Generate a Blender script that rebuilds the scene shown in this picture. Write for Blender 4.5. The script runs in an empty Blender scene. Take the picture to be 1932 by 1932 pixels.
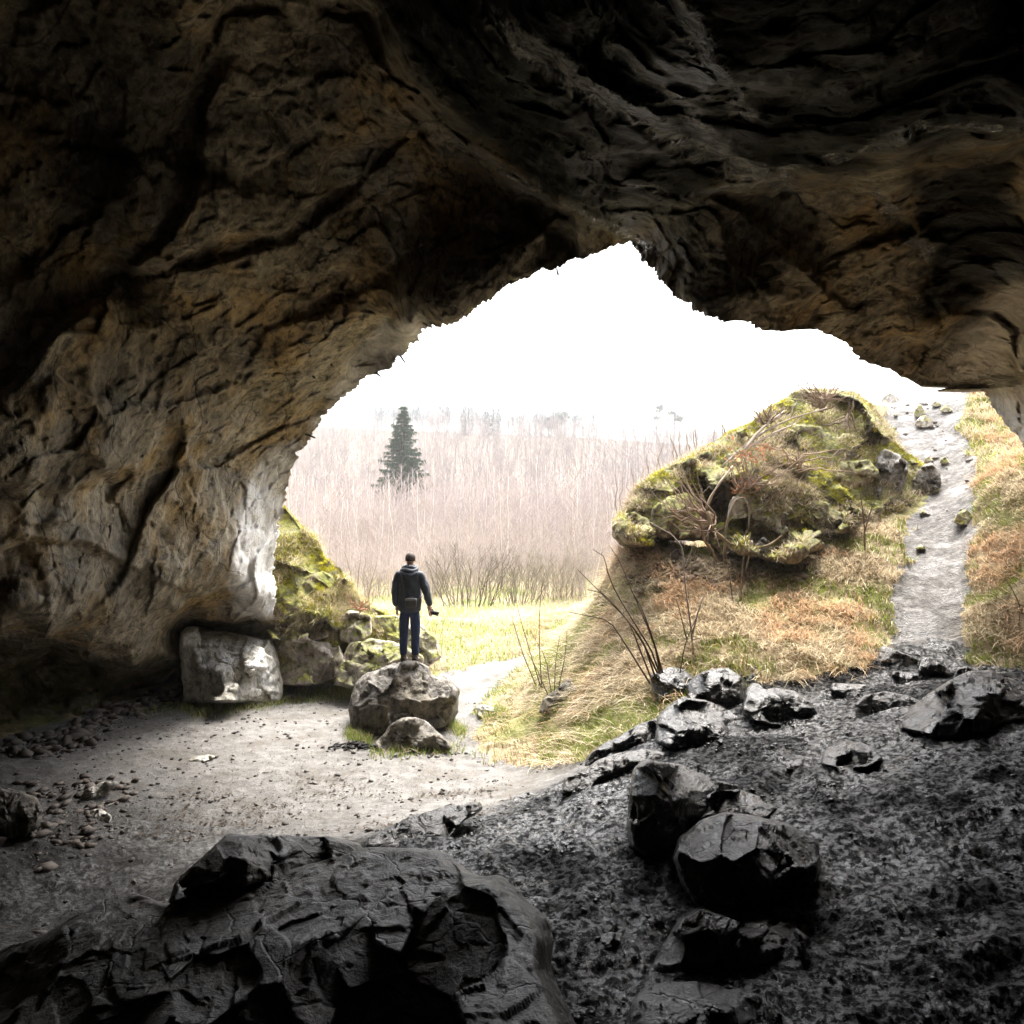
import bpy, math, random
import numpy as np
from mathutils import Vector
random.seed(7); RNG=np.random.default_rng(7)
SC=bpy.context.scene
COL=SC.collection
F=1380.0; CX=CY=966.0; H=3.47        # pin-hole constants of the camera, in 1932-px units of the photograph
def P(px,py,d):
    return ((px-CX)/F*d, d, H-(py-CY)/F*d)
def PX(X,Y,Z):
    return CX+X/Y*F, CY-(Z-H)/Y*F
# ------------------------------------------------------------------ noise
def _h(ix,iy,iz,s):
    with np.errstate(over='ignore'):
        h=(ix.astype(np.uint32)*np.uint32(374761393))^(iy.astype(np.uint32)*np.uint32(668265263))^(iz.astype(np.uint32)*np.uint32(2147483647))^np.uint32((s*974634777)&0xffffffff)
        h=(h^(h>>np.uint32(13)))*np.uint32(1274126177)
        h=(h^(h>>np.uint32(16)))*np.uint32(2246822519)
        h=h^(h>>np.uint32(15))
    return h
def perlin(p,seed=0):
    p=np.asarray(p,dtype=np.float64); i=np.floor(p).astype(np.int64); f=p-i
    u=f*f*f*(f*(f*6-15)+10); out=0
    for dx in (0,1):
        wx=u[:,0] if dx else 1-u[:,0]
        for dy in (0,1):
            wy=u[:,1] if dy else 1-u[:,1]
            for dz in (0,1):
                wz=u[:,2] if dz else 1-u[:,2]
                h=_h(i[:,0]+dx,i[:,1]+dy,i[:,2]+dz,seed)
                gx=(h&np.uint32(1023))/511.5-1; gy=((h>>np.uint32(10))&np.uint32(1023))/511.5-1; gz=((h>>np.uint32(20))&np.uint32(1023))/511.5-1
                out=out+wx*wy*wz*(gx*(f[:,0]-dx)+gy*(f[:,1]-dy)+gz*(f[:,2]-dz))
    return out
def fbm(p,o=5,seed=0,gain=.5,lac=2.03,ridge=False):
    a=1.;r=0.;q=np.array(p,dtype=np.float64)
    for k in range(o):
        n=perlin(q,seed+k*17)
        if ridge: n=.35-np.abs(n)
        r=r+a*n;a*=gain;q=q*lac+3.7
    return r
def facet(p,seed=0,slope=.9,sharp=26.):
    """chiselled planes: every cell of a Voronoi pattern carries its own tilted plane"""
    i=np.floor(p).astype(np.int64); num=0;den=0
    for dx in (-1,0,1):
        for dy in (-1,0,1):
            for dz in (-1,0,1):
                a=i[:,0]+dx;b=i[:,1]+dy;c=i[:,2]+dz
                h=_h(a,b,c,seed);h2=_h(a,b,c,seed+91)
                s=np.stack([a+(h&np.uint32(1023))/1023.,b+((h>>np.uint32(10))&np.uint32(1023))/1023.,c+((h>>np.uint32(20))&np.uint32(1023))/1023.],1)
                g=np.stack([(h2&np.uint32(1023))/511.5-1,((h2>>np.uint32(10))&np.uint32(1023))/511.5-1,((h2>>np.uint32(20))&np.uint32(1023))/511.5-1],1)
                d=p-s; d2=(d*d).sum(1)
                w=np.exp(-sharp*d2)
                num=num+w*((d*g).sum(1)*slope+.5*g[:,0]); den=den+w
    return np.clip(num/(den+1e-250),-1.6,1.6)
def sstep(a,b,x):
    t=np.clip((x-a)/(b-a),0,1); return t*t*(3-2*t)
class RBF:
    def __init__(s,X,v,kern='lin',smooth=1e-6):
        X=np.array(X,float);v=np.array(v,float);s.X=X;s.k=kern
        K=s.K(X,X)+np.eye(len(X))*smooth
        A=np.c_[np.ones(len(X)),X];n=A.shape[1]
        M=np.block([[K,A],[A.T,np.zeros((n,n))]])
        s.w=np.linalg.lstsq(M,np.r_[v,np.zeros(n)],rcond=None)[0]
    def K(s,A,B):
        d2=((A[:,None,:]-B[None,:,:])**2).sum(2)
        return -np.sqrt(d2) if s.k=='lin' else .5*d2*np.log(d2+1e-12)
    def __call__(s,Q):
        Q=np.asarray(Q,float);r=[]
        for k in range(0,len(Q),60000):
            q=Q[k:k+60000]; r.append(s.K(q,s.X)@s.w[:len(s.X)]+np.c_[np.ones(len(q)),q]@s.w[len(s.X):])
        return np.concatenate(r)
def inpoly(x,y,poly):
    ins=np.zeros(len(x),bool);n=len(poly);j=n-1
    for i in range(n):
        xi,yi=poly[i];xj,yj=poly[j]
        c=((yi>y)!=(yj>y))&(x<(xj-xi)*(y-yi)/((yj-yi) or 1e-9)+xi)
        ins^=c;j=i
    return ins
def polydist(x,y,poly):
    d=np.full(len(x),1e9);n=len(poly)
    for i in range(n):
        a=np.array(poly[i]);b=np.array(poly[(i+1)%n]);e=b-a;L=(e@e) or 1e-9
        t=np.clip(((x-a[0])*e[0]+(y-a[1])*e[1])/L,0,1)
        d=np.minimum(d,np.hypot(x-a[0]-t*e[0],y-a[1]-t*e[1]))
    return np.where(inpoly(x,y,poly),d,-d)      # >0 inside
# ------------------------------------------------------------------ mesh + objects
def mesh(name,V,Fc,mat=None,parent=None,smooth=True,attrs=None,link=True):
    me=bpy.data.meshes.new(name); V=np.asarray(V,dtype=np.float32)
    if isinstance(Fc,np.ndarray):
        n,k=Fc.shape; me.vertices.add(len(V)); me.vertices.foreach_set('co',V.ravel())
        me.loops.add(n*k); me.loops.foreach_set('vertex_index',Fc.ravel().astype(np.int32))
        me.polygons.add(n); me.polygons.foreach_set('loop_start',np.arange(0,n*k,k,dtype=np.int32))
        me.polygons.foreach_set('loop_total',np.full(n,k,dtype=np.int32))
        me.update(calc_edges=True)
    else:
        me.from_pydata([tuple(map(float,v)) for v in V],[],Fc); me.update()
    if smooth: me.polygons.foreach_set('use_smooth',np.ones(len(me.polygons),bool))
    for k,v in (attrs or {}).items():
        v=np.asarray(v,dtype=np.float32)
        if v.ndim==1: v=np.stack([v,v,v,np.ones_like(v)],1)
        if v.shape[1]==3: v=np.c_[v,np.ones(len(v))].astype(np.float32)
        at=me.color_attributes.new(k,'FLOAT_COLOR','POINT'); at.data.foreach_set('color',v.ravel())
    if mat: me.materials.append(mat)
    if not link: return me
    o=bpy.data.objects.new(name,me); COL.objects.link(o)
    if parent: o.parent=parent
    return o
def normals(o):
    n=np.empty(len(o.data.vertices)*3,dtype=np.float32); o.data.vertices.foreach_get('normal',n); return n.reshape(-1,3)
def coords(o):
    n=np.empty(len(o.data.vertices)*3,dtype=np.float32); o.data.vertices.foreach_get('co',n); return n.reshape(-1,3).astype(float)
def setco(o,V):
    o.data.vertices.foreach_set('co',np.asarray(V,dtype=np.float32).ravel()); o.data.update()
def tag(o,label=None,cat=None,group=None,kind=None):
    if label:o['label']=label
    if cat:o['category']=cat
    if group:o['group']=group
    if kind:o['kind']=kind
    return o
def empty(name,loc,rz=0):
    o=bpy.data.objects.new(name,None);COL.objects.link(o);o.location=loc;o.rotation_euler=(0,0,rz);o.empty_display_size=.2;return o
def gridfaces(nr,nc,wrap):
    r=np.arange(nr-1)[:,None];c=np.arange(nc if wrap else nc-1)[None,:];c2=(c+1)%nc
    return np.stack([r*nc+c+0*r,r*nc+c2,(r+1)*nc+c2,(r+1)*nc+c],2).reshape(-1,4)
class MB:
    def __init__(s): s.v=[];s.f=[];s.c=[];s.n=0
    def add(s,V,Fa,col=None):
        V=np.asarray(V,float);s.v.append(V);s.f+= [tuple(int(i)+s.n for i in f) for f in Fa];s.n+=len(V)
        s.c.append(np.tile(np.array(col if col is not None else (1,1,1),float),(len(V),1)))
    def tube(s,pts,rad,n=5,col=None,cap=True):
        pts=np.asarray(pts,float);m=len(pts);rad=np.broadcast_to(np.asarray(rad,float).reshape(m,-1) if np.ndim(rad)>0 else rad,(m,2) if np.ndim(rad)==2 else (m,1))
        t=np.gradient(pts,axis=0);t/=np.linalg.norm(t,axis=1)[:,None]+1e-9
        ref=np.array([1.,0,0]) if abs(t[:,0]).mean()<.8 else np.array([0,1.,0])
        V=[];a=np.arange(n)*2*math.pi/n
        for k in range(m):
            u=ref-t[k]*(ref@t[k]);u/=np.linalg.norm(u);w=np.cross(t[k],u)
            rx=rad[k,0];ry=rad[k,-1]
            V.append(pts[k]+np.outer(np.cos(a)*rx,u)+np.outer(np.sin(a)*ry,w))
        Fa=[tuple(x) for x in gridfaces(m,n,True)[:,::-1]]
        if cap: Fa+= [tuple(range(n)),tuple(range((m-1)*n,m*n))[::-1]]
        s.add(np.concatenate(V),Fa,col)
    def build(s,name,mat,parent=None,smooth=True,link=True):
        V=np.concatenate(s.v);C=np.concatenate(s.c)
        return mesh(name,V,s.f,mat,parent,smooth,{'Col':C},link)
# ------------------------------------------------------------------ materials
class NT:
    def __init__(s,name):
        s.m=bpy.data.materials.new(name);s.m.use_nodes=True;s.t=s.m.node_tree;s.t.nodes.clear()
        s.out=s.n('ShaderNodeOutputMaterial');s.b=s.n('ShaderNodeBsdfPrincipled');s.l(s.b.outputs[0],s.out.inputs[0])
    def n(s,ty,**k):
        n=s.t.nodes.new(ty)
        for a,v in k.items():
            if a.startswith('i_'): n.inputs[a[2:].replace('_',' ')].default_value=v
            else: setattr(n,a,v)
        return n
    def l(s,a,b): s.t.links.new(a,b)
    def noise(s,scale,det=4,rough=.55,vec=None,dist=0):
        n=s.n('ShaderNodeTexNoise');n.inputs['Scale'].default_value=scale;n.inputs['Detail'].default_value=det;n.inputs['Roughness'].default_value=rough;n.inputs['Distortion'].default_value=dist
        s.l(vec or s.co(),n.inputs['Vector']);return n.outputs['Fac']
    def co(s):
        if not hasattr(s,'_co'): s._co=s.n('ShaderNodeTexCoord').outputs['Object']
        return s._co
    def mapped(s,sc,rot=(0,0,0)):
        m=s.n('ShaderNodeMapping');m.inputs['Scale'].default_value=sc;m.inputs['Rotation'].default_value=rot;s.l(s.co(),m.inputs['Vector']);return m.outputs[0]
    def ramp(s,f,stops):
        r=s.n('ShaderNodeValToRGB');e=r.color_ramp.elements
        while len(e)<len(stops): e.new(.5)
        for x,(p,c) in zip(e,stops): x.position=p;x.color=(c,c,c,1) if np.isscalar(c) else (*c,1)
        s.l(f,r.inputs[0]);return r.outputs[0]
    def mix(s,f,a,b,mode='MIX'):
        m=s.n('ShaderNodeMix',data_type='RGBA',blend_type=mode)
        for v,i in ((f,0),(a,6),(b,7)):
            if hasattr(v,'links'): s.l(v,m.inputs[i])
            else: m.inputs[i].default_value=v if i==0 else (*v,1)
        return m.outputs[2]
    def math(s,op,a,b=0):
        m=s.n('ShaderNodeMath',operation=op)
        for v,i in ((a,0),(b,1)):
            if hasattr(v,'links'): s.l(v,m.inputs[i])
            else: m.inputs[i].default_value=v
        return m.outputs[0]
    def attr(s,name):
        a=s.n('ShaderNodeAttribute',attribute_name=name);return a
    def bump(s,h,st,dist,prev=None):
        b=s.n('ShaderNodeBump');b.inputs['Strength'].default_value=st;b.inputs['Distance'].default_value=dist;s.l(h,b.inputs['Height'])
        if prev: s.l(prev,b.inputs['Normal'])
        return b.outputs[0]
    def set(s,col=None,rough=None,nor=None,spec=None,sub=None):
        for v,k in ((col,'Base Color'),(rough,'Roughness'),(nor,'Normal'),(spec,'Specular IOR Level')):
            if v is None: continue
            if hasattr(v,'links'): s.l(v,s.b.inputs[k])
            else: s.b.inputs[k].default_value=(*v,1) if k=='Base Color' else v
        return s.m
def rock_mat(name,dark,mid,light,ochre,och=.5,rough=(.55,.85),spec=.4,sc=1.,moss=0.,zone=False,veins=.5,bst=.8):
    t=NT(name)
    big=t.noise(.7*sc,5,.6);strat=t.noise(2.2*sc,8,.65,t.mapped((1.0,1.0,.45),(.5,.75,.2)),.8);fine=t.noise(9*sc,8,.7)
    col=t.ramp(strat,[(.3,dark),(.48,mid),(.62,light),(.75,mid)])
    om=t.ramp(t.noise(.9*sc,6,.62,t.mapped((1,1,.6),(.2,.9,.1))),[(.5-.0,0.),(.62,och)])
    col=t.mix(om,col,ochre)
    col=t.mix(t.ramp(fine,[(.35,.85),(.5,0.),(.5,0.)]),col,tuple(c*.45 for c in dark))
    stk=t.noise(6*sc,6,.7,t.mapped((1.4,1.4,.35),(.4,.8,.3)),.4)
    col=t.mix(.75,col,t.ramp(stk,[(.34,.42),(.5,1.),(.66,1.45)]),'MULTIPLY')
    col=t.mix(.8,col,t.ramp(big,[(.3,.45),(.65,1.25)]),'MULTIPLY')
    # pale mineral veins
    v=t.n('ShaderNodeTexVoronoi',feature='DISTANCE_TO_EDGE');v.inputs['Scale'].default_value=1.6*sc
    wv=t.n('ShaderNodeMix',data_type='VECTOR');wv.inputs[0].default_value=.35;t.l(t.mapped((1,1,.5),(.5,.7,.2)),wv.inputs[4]);nn=t.n('ShaderNodeTexNoise');nn.inputs['Scale'].default_value=1.5;nn.inputs['Detail'].default_value=5;t.l(t.co(),nn.inputs['Vector']);t.l(nn.outputs['Color'],wv.inputs[5]);t.l(wv.outputs[1],v.inputs['Vector'])
    crack=t.ramp(v.outputs['Distance'],[(.0,1.),(.018,0.)])
    col=t.mix(t.math('MULTIPLY',crack,veins),col,tuple(c*.3 for c in dark))
    r=t.ramp(t.noise(3*sc,5),[(.35,rough[0]),(.65,rough[1])])
    if moss>0:
        g=t.n('ShaderNodeNewGeometry');sx=t.n('ShaderNodeSeparateXYZ');t.l(g.outputs['Normal'],sx.inputs[0])
        up=t.math('MULTIPLY',t.ramp(sx.outputs[2],[(.1,0.),(.6,1.)]),t.ramp(t.noise(1.7*sc,6,.7),[(.5-moss*.3,0.),(.56,1.)]))
        mc=t.ramp(t.noise(14,4),[(.35,(.05,.07,.008)),(.6,(.20,.19,.02))])
        col=t.mix(up,col,mc)
    if zone:
        a=t.attr('zone');sp=t.n('ShaderNodeSeparateColor');t.l(a.outputs['Color'],sp.inputs[0])
        rock_shade=t.ramp(t.noise(3,5),[(.4,(.002,.0022,.0024)),(.65,(.009,.009,.0085))])  # near-black: shade of the vault put into the rock colour
        col=t.mix(sp.outputs[0],col,rock_shade)
        pale=t.ramp(strat,[(.3,(.30,.28,.26)),(.48,(.62,.59,.55)),(.6,(.84,.82,.78))])  # jamb rock lightened, the light it lacks put into its colour
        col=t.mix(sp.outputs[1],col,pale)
        r=t.mix(sp.outputs[0],r,t.ramp(t.noise(1.3,5),[(.45,.4),(.62,.75)]))
        spec=t.mix(sp.outputs[0],(spec,)*3,t.ramp(t.noise(.8,4),[(.5,.04),(.66,.3)]))
        wb=t.math('MULTIPLY',t.attr('wetb').outputs['Fac'],t.ramp(t.noise(7,5,.7),[(.42,.1),(.56,1.)]))
        r=t.mix(wb,r,(.22,)*3);spec=t.mix(wb,spec,(1.,)*3)
        sm=t.math('MULTIPLY',sp.outputs[2],t.ramp(t.noise(2.2,6,.7),[(.42,0.),(.55,1.)]))
        col=t.mix(sm,col,(.07,.075,.012))
    hgt=t.math('ADD',t.math('ADD',t.math('MULTIPLY',fine,.5),t.math('MULTIPLY',stk,.6)),t.math('ADD',strat,t.math('MULTIPLY',crack,-.25)))
    nb=t.bump(hgt,bst,.06/sc)
    if zone: nb=t.bump(t.math('MULTIPLY',t.noise(16,5,.65,t.mapped((1,1,.6),(.3,.6,0))),wb),1.,.12,nb)
    nb=t.bump(t.noise(45*sc,4,.7),bst*.6,.012/sc,nb)
    if zone:
        t.l(wb,t.b.inputs['Coat Weight']);t.b.inputs['Coat Roughness'].default_value=.16;t.b.inputs['Coat IOR'].default_value=3.2;t.l(nb,t.b.inputs['Coat Normal'])
    return t.set(col,r,nb,spec)
def flat_mat(name,col,rough=.7,spec=.3,var=.25,scale=8,bump=.2,bd=.01,use_attr=False,trans=0):
    t=NT(name)
    c=t.ramp(t.noise(scale,5,.6),[(.3,tuple(x*(1-var) for x in col)),(.7,tuple(min(1,x*(1+var)) for x in col))])
    if use_attr: c=t.mix(1.,c,t.attr('Col').outputs['Color'],'MULTIPLY')
    nb=t.bump(t.noise(scale*4,4),bump,bd) if bump else None
    t.set(c,rough,nb,spec)
    if trans:
        tr=t.n('ShaderNodeBsdfTranslucent');mx=t.n('ShaderNodeMixShader');mx.inputs[0].default_value=trans
        t.l(c,tr.inputs[0]);t.l(t.b.outputs[0],mx.inputs[1]);t.l(tr.outputs[0],mx.inputs[2]);t.l(mx.outputs[0],t.out.inputs[0])
    return t.m
# ------------------------------------------------------------------ terrain height
def atz(px,py,z): return P(px,py,(H-z)*F/(py-CY))
T=[]
for a in [(60,1650,.1),(-200,1500,.2),(60,1480,.12),(0,1400,.05),(170,1360,0),(330,1320,0),(500,1310,0),(650,1300,0),(300,1480,.02),(500,1400,0),(500,1500,0),(300,1600,0),(700,1400,0),(760,1385,0),(700,1500,0),(860,1340,0),(860,1450,0),(950,1470,.08),(980,1420,0),(960,1300,.03),(900,1260,0),(1000,1200,0),(850,1200,0),(1080,1150,0),
          (700,1250,0),(0,1760,.1),(-300,1800,.3),
          (700,1595,.62),(800,1580,.62),(900,1560,.6),(1000,1510,.5),(1060,1480,.5),(1110,1455,.55),(1180,1440,.8),(1250,1400,.95),(900,1640,.9),(1000,1600,.9),(1100,1550,.95),(1200,1500,1.0),(1100,1700,1.0),(1100,1900,1.0),(1250,1900,1.05),(1500,1700,1.15),(1900,1700,1.35),(1700,1850,1.25),(1900,1450,1.55),(1600,1450,1.3),(1600,1380,1.3),(1480,1370,1.15),(1350,1420,1.12),(1700,1295,1.4),(1550,1300,1.3),(1400,1290,1.25),(500,1900,1.1),(1932,1280,1.65),(1930,1380,1.6)]:
    T.append(atz(*a))
for a in [(1750,1250,9.6),(1750,1150,10.9),(1760,1100,11.6),(1760,1000,13.5),(1775,900,16),(1760,800,19),(1745,745,22),(1860,800,18),(1850,900,14.8),(1870,1000,12.6),(1880,1130,10.8),
          (1932,1250,9.5),(1932,1100,10.4),(1932,900,13),(1980,850,13.5),(2150,1100,9.5),(2150,900,11),
          (1500,1060,13),(1350,1065,13.1),(1200,1050,13.6),(1290,1035,14.2),(1400,1040,14.2),(1170,1045,13.9),(1500,1040,14.3),(1600,1010,13.8),(1300,1200,10.8),(1500,1250,9.6),(1400,1150,11.4),(1600,1150,11.2),(1100,1320,10.8),(1200,1300,10.2),(1040,1400,10.4),(1000,1340,12),(1060,1250,12.6),(1110,1160,14),(1150,1090,14.6),
          (1650,900,17),(1640,790,20),(1600,1230,9.8),(1690,1010,13.4)]:
    T.append(P(*a))
T+=[(-9,4,.4),(-9,8,.3),(-8,-3,.8),(0,-3,1.1),(0,-10,1.1),(8,-8,1.4),(7,2,1.6),(8,5,2.0),(-8,-10,1),(0,1,1.05),(-3,2,.9),(3,2,1.2),
    (-8,20,0),(-14,16,.3),(0,26,0),(-6,30,0),(-16,30,0),(-16,22,.2),(5,26,1.2),(3.2,20,.9),(1.8,17,.4),(9,30,2.8),(14,30,5),(14,24,7),(16,18,7),(14,12,5.5),(18,30,6)]
T=np.array(T)
TPS=RBF(T[:,:2],T[:,2],'tps',3e-3)
def hgt0(X,Y):
    X=np.atleast_1d(np.asarray(X,float));Y=np.atleast_1d(np.asarray(Y,float))
    Xc=np.clip(X,-16,18);Yc=np.clip(Y,-10,30)
    z=np.clip(TPS(np.c_[Xc,Yc]),-.05,9)
    far=-.2+0*X+ (1+.25*np.sin(X*.011+1.9))*(24-.05*X)*sstep(75,270,Y)+3*sstep(28,75,Y)*sstep(-50,60,X)
    far+=5*sstep(12,40,X)*(1-sstep(40,110,Y))
    w=sstep(22,32,Y)*1.0
    w=np.maximum(w,sstep(16,26,np.abs(X)))
    return z*(1-w)+far*w
def gd(px,py,d0=2.2,d1=120):
    """planar depth at which the ray through a photo pixel meets the ground"""
    d=np.geomspace(d0,d1,900);z=H-(py-CY)/F*d;g=hgt0((px-CX)/F*d,d)
    k=np.argmax(z<g)
    if not (z<g).any(): return d1
    if k==0: return d[0]
    a=(z[k-1]-g[k-1]);b=(g[k]-z[k]);return d[k-1]+(d[k]-d[k-1])*a/(a+b)
def W(px,py,lo=None):
    d=gd(px,py);return ((px-CX)/F*d,d)
DIRT=[(-14,-12),(-14,9)]+[W(*q) for q in [(-350,1420),(0,1395),(170,1350),(330,1325),(420,1335),(560,1312),(640,1296),(700,1290),(860,1268),(930,1250),(1000,1232),(1040,1232),(985,1262),(930,1300),(905,1345),(900,1395),(935,1440),(1000,1447),(1100,1438),(1170,1400),(1250,1370),(1300,1285),(1400,1285),(1500,1280),(1600,1283),(1660,1250),(1692,1215),(1810,1215),(1850,1255),(1932,1265),(2100,1275)]]+[(12,8),(12,-12)]
PATH=[W(*q) for q in [(1682,1240),(1684,1130),(1698,1060),(1712,1000),(1735,960),(1745,925),(1725,880),(1695,835),(1672,790),(1668,752),(1700,742),(1830,742),(1812,800),(1838,880),(1840,930),(1836,1000),(1826,1060),(1824,1130),(1816,1200),(1822,1240)]]
def nz(X,Y,s,seed,o=4): return fbm(np.c_[X*s,Y*s,0*X+seed],o,seed)
def zones(X,Y):
    j=.2*nz(X,Y,1.1,3)+.16*nz(X,Y,4.,4)
    dirt=polydist(X,Y,DIRT)+j*1.6; path=polydist(X,Y,PATH)+j*1.3
    return dirt,path
def wet_and_shade(X,Y,Z):
    # the raised right-hand ledge is wet mud, the dry lower floor gets painted shade inward
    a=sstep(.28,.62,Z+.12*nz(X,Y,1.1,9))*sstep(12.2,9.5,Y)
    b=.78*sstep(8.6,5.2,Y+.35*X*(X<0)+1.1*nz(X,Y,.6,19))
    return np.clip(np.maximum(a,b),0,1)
def hgt(X,Y):
    X=np.atleast_1d(np.asarray(X,float));Y=np.atleast_1d(np.asarray(Y,float))
    z=hgt0(X,Y); dirt,path=zones(X,Y)
    wet=wet_and_shade(X,Y,z);near=sstep(40,18,Y)
    lump=.05*nz(X,Y,1.4,11,5)+.02*nz(X,Y,6,12,4)
    rough=.13*fbm(np.c_[X*1.5,Y*1.5,0*X],6,21,.55,ridge=True)
    strat=.075*fbm(np.c_[X*1.1+Y*.5,Y*2.6-X*.7,0*X],5,27,.55,ridge=True)
    pebb=.007*np.maximum(0,nz(X,Y,22,13,5)-.05)*3
    inside=sstep(-.3,.2,dirt)
    onpath=sstep(-.3,.25,path)
    g=(1-inside)*(1-onpath)
    z=z+near*(lump*(.35+.7*wet)+rough*(wet*inside*.85+.9*g+.3*onpath)+strat*wet*inside+-.04*inside*wet+pebb*(inside*wet+onpath*.8)+.015*nz(X,Y,9,14,4)*(1-wet))-.10*onpath*(1-inside)*near
    return z
# ------------------------------------------------------------------ ground sheet (cut along the zone borders into ground, cave floor and path)
M={}
def ground_mats():
    t=NT('cave_soil_with_shade')
    wet=t.attr('wet').outputs['Color'];f=t.noise(5,9,.7);g=t.noise(.9,5,.6);s=t.noise(38,5,.75)
    dry=t.ramp(f,[(.3,(.10,.093,.085)),(.5,(.18,.172,.16)),(.7,(.26,.25,.235))])
    dry=t.mix(t.ramp(t.noise(1.4,6,.65),[(.48,0.),(.62,.7)]),dry,(.11,.098,.082))
    dry=t.mix(t.ramp(s,[(.58,0.),(.66,.75)]),dry,(.07,.055,.045))
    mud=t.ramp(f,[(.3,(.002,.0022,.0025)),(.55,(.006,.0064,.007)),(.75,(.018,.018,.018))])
    col=t.mix(wet,dry,mud)  # mud colour doubles as painted shade on the near lower floor
    r=t.mix(wet,t.ramp(g,[(.3,.65),(.7,.9)]),t.ramp(t.noise(1.6,7,.72),[(.44,.5),(.6,.13)]))
    h=t.math('ADD',f,t.math('MULTIPLY',s,.35))
    nb=t.bump(h,.8,.05);nb=t.bump(t.noise(45,5,.7),.8,.02,nb)
    M['floor']=t.set(col,r,nb,t.mix(wet,(.3,)*3,t.math('MULTIPLY',t.ramp(t.noise(.8,6,.65),[(.42,.15),(.58,1.6)]),t.ramp(t.noise(20,5,.75),[(.47,.03),(.57,1.)]))))
    t=NT('soil_under_grass')
    f=t.noise(3.5,9,.7);a=t.noise(.55,5,.6)
    st=t.ramp(f,[(.3,(.10,.07,.04)),(.5,(.30,.23,.14)),(.68,(.47,.40,.26))])
    gr=t.ramp(f,[(.3,(.07,.075,.02)),(.6,(.24,.26,.08))])
    col=t.mix(t.ramp(a,[(.46,0.),(.6,.8)]),st,gr)
    col=t.mix(t.attr('woods').outputs['Fac'],col,t.ramp(t.noise(.35,6,.65),[(.35,(.15,.115,.09)),(.65,(.27,.22,.175))]))
    M['ground']=t.set(col,.9,t.bump(t.noise(25,6,.7),.9,.05),.2)
    t=NT('trodden_path_clay')
    f=t.noise(7,9,.72)
    col=t.ramp(f,[(.3,(.03,.027,.024)),(.5,(.12,.112,.105)),(.68,(.26,.25,.235))])
    col=t.mix(t.ramp(t.noise(26,4,.7),[(.57,0.),(.66,.7)]),col,(.08,.07,.06))
    r=t.ramp(t.noise(1.6,5,.6),[(.38,.35),(.5,.85)])
    M['path']=t.set(col,r,t.bump(t.math('ADD',f,t.noise(30,4)),.9,.06),.35)
ground_mats()
def build_ground():
    ad=np.linspace(-42,44,880)
    ao=np.r_[np.linspace(44.5,317.5,110)]
    A=np.radians(np.r_[ad,ao]); nA=len(A)
    R=np.r_[.3,.8,1.3,np.geomspace(1.9,30,640),np.geomspace(30.5,420,80)]
    X=(R[:,None]*np.sin(A)[None,:]).ravel();Y=(R[:,None]*np.cos(A)[None,:]).ravel()
    Z=hgt(X,Y)
    Fc=gridfaces(len(R),nA,True)[:,::-1]
    dirt,path=zones(X,Y); wet=wet_and_shade(X,Y,hgt0(X,Y));woods=sstep(32,46,Y+3*nz(X,Y,.2,88))
    cx=dirt[Fc].mean(1);pxx=path[Fc].mean(1)
    isd=cx>0; isp=(~isd)&(pxx>0); V=np.c_[X,Y,Z]
    # close the middle of the sheet
    out=[]
    for nm,msk,mt in (('cave_floor',isd,M['floor']),('path',isp,M['path']),('ground',~(isd|isp),M['ground'])):
        f=Fc[msk];u,inv=np.unique(f,return_inverse=True)
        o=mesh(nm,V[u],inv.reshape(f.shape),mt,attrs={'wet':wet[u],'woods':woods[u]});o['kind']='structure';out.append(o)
    return out
GROUND=build_ground()
# ------------------------------------------------------------------ the cave shell
RIM=[(548,905,13.0),(540,935,13.3),(560,860,12.6),(590,820,12.6),(600,795,12.5),(640,760,12.2),(690,715,11.9),(735,695,11.6),(765,665,11.5),(785,640,11.2),(800,620,11.0),(808,616,9.6),(830,616,9.2),(860,610,9.1),(890,592,9.1),(920,565,9.1),(960,540,9.1),(1000,520,9.1),(1050,508,9.1),(1090,490,9.1),(1130,475,9.1),(1160,463,9.2),(1190,460,9.2),(1215,490,8.9),(1245,530,8.7),(1270,558,8.6),(1310,585,8.4),(1340,597,8.3),(1370,608,8.3),(1395,602,8.5),(1420,612,8.6),(1440,622,8.7),(1470,628,8.8),(1500,622,9.0),(1540,622,9.3),(1570,632,9.6),(1600,650,9.9),(1612,670,10.1),(1640,685,10.4),(1680,700,10.8),(1710,715,11.1),(1740,728,11.4),(1760,737,11.6),(1780,736,11.8),(1800,729,12),(1850,733,12.3),(1865,750,12.2),(1880,775,12),(1900,800,11.8),(1932,835,11.4),(1990,900,10.9),(2050,1000,10.3),(2080,1200,9.8),(2080,1420,9.5),(1900,1600,9.5),(1500,1640,10),(1000,1640,11),(640,1600,13),(500,1480,15),(520,1300,16.5),(526,1215,14.8),(524,1172,13.8),(516,1080,13.8),(528,1000,13.6)]
CC=(1000.,820.)
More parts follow.
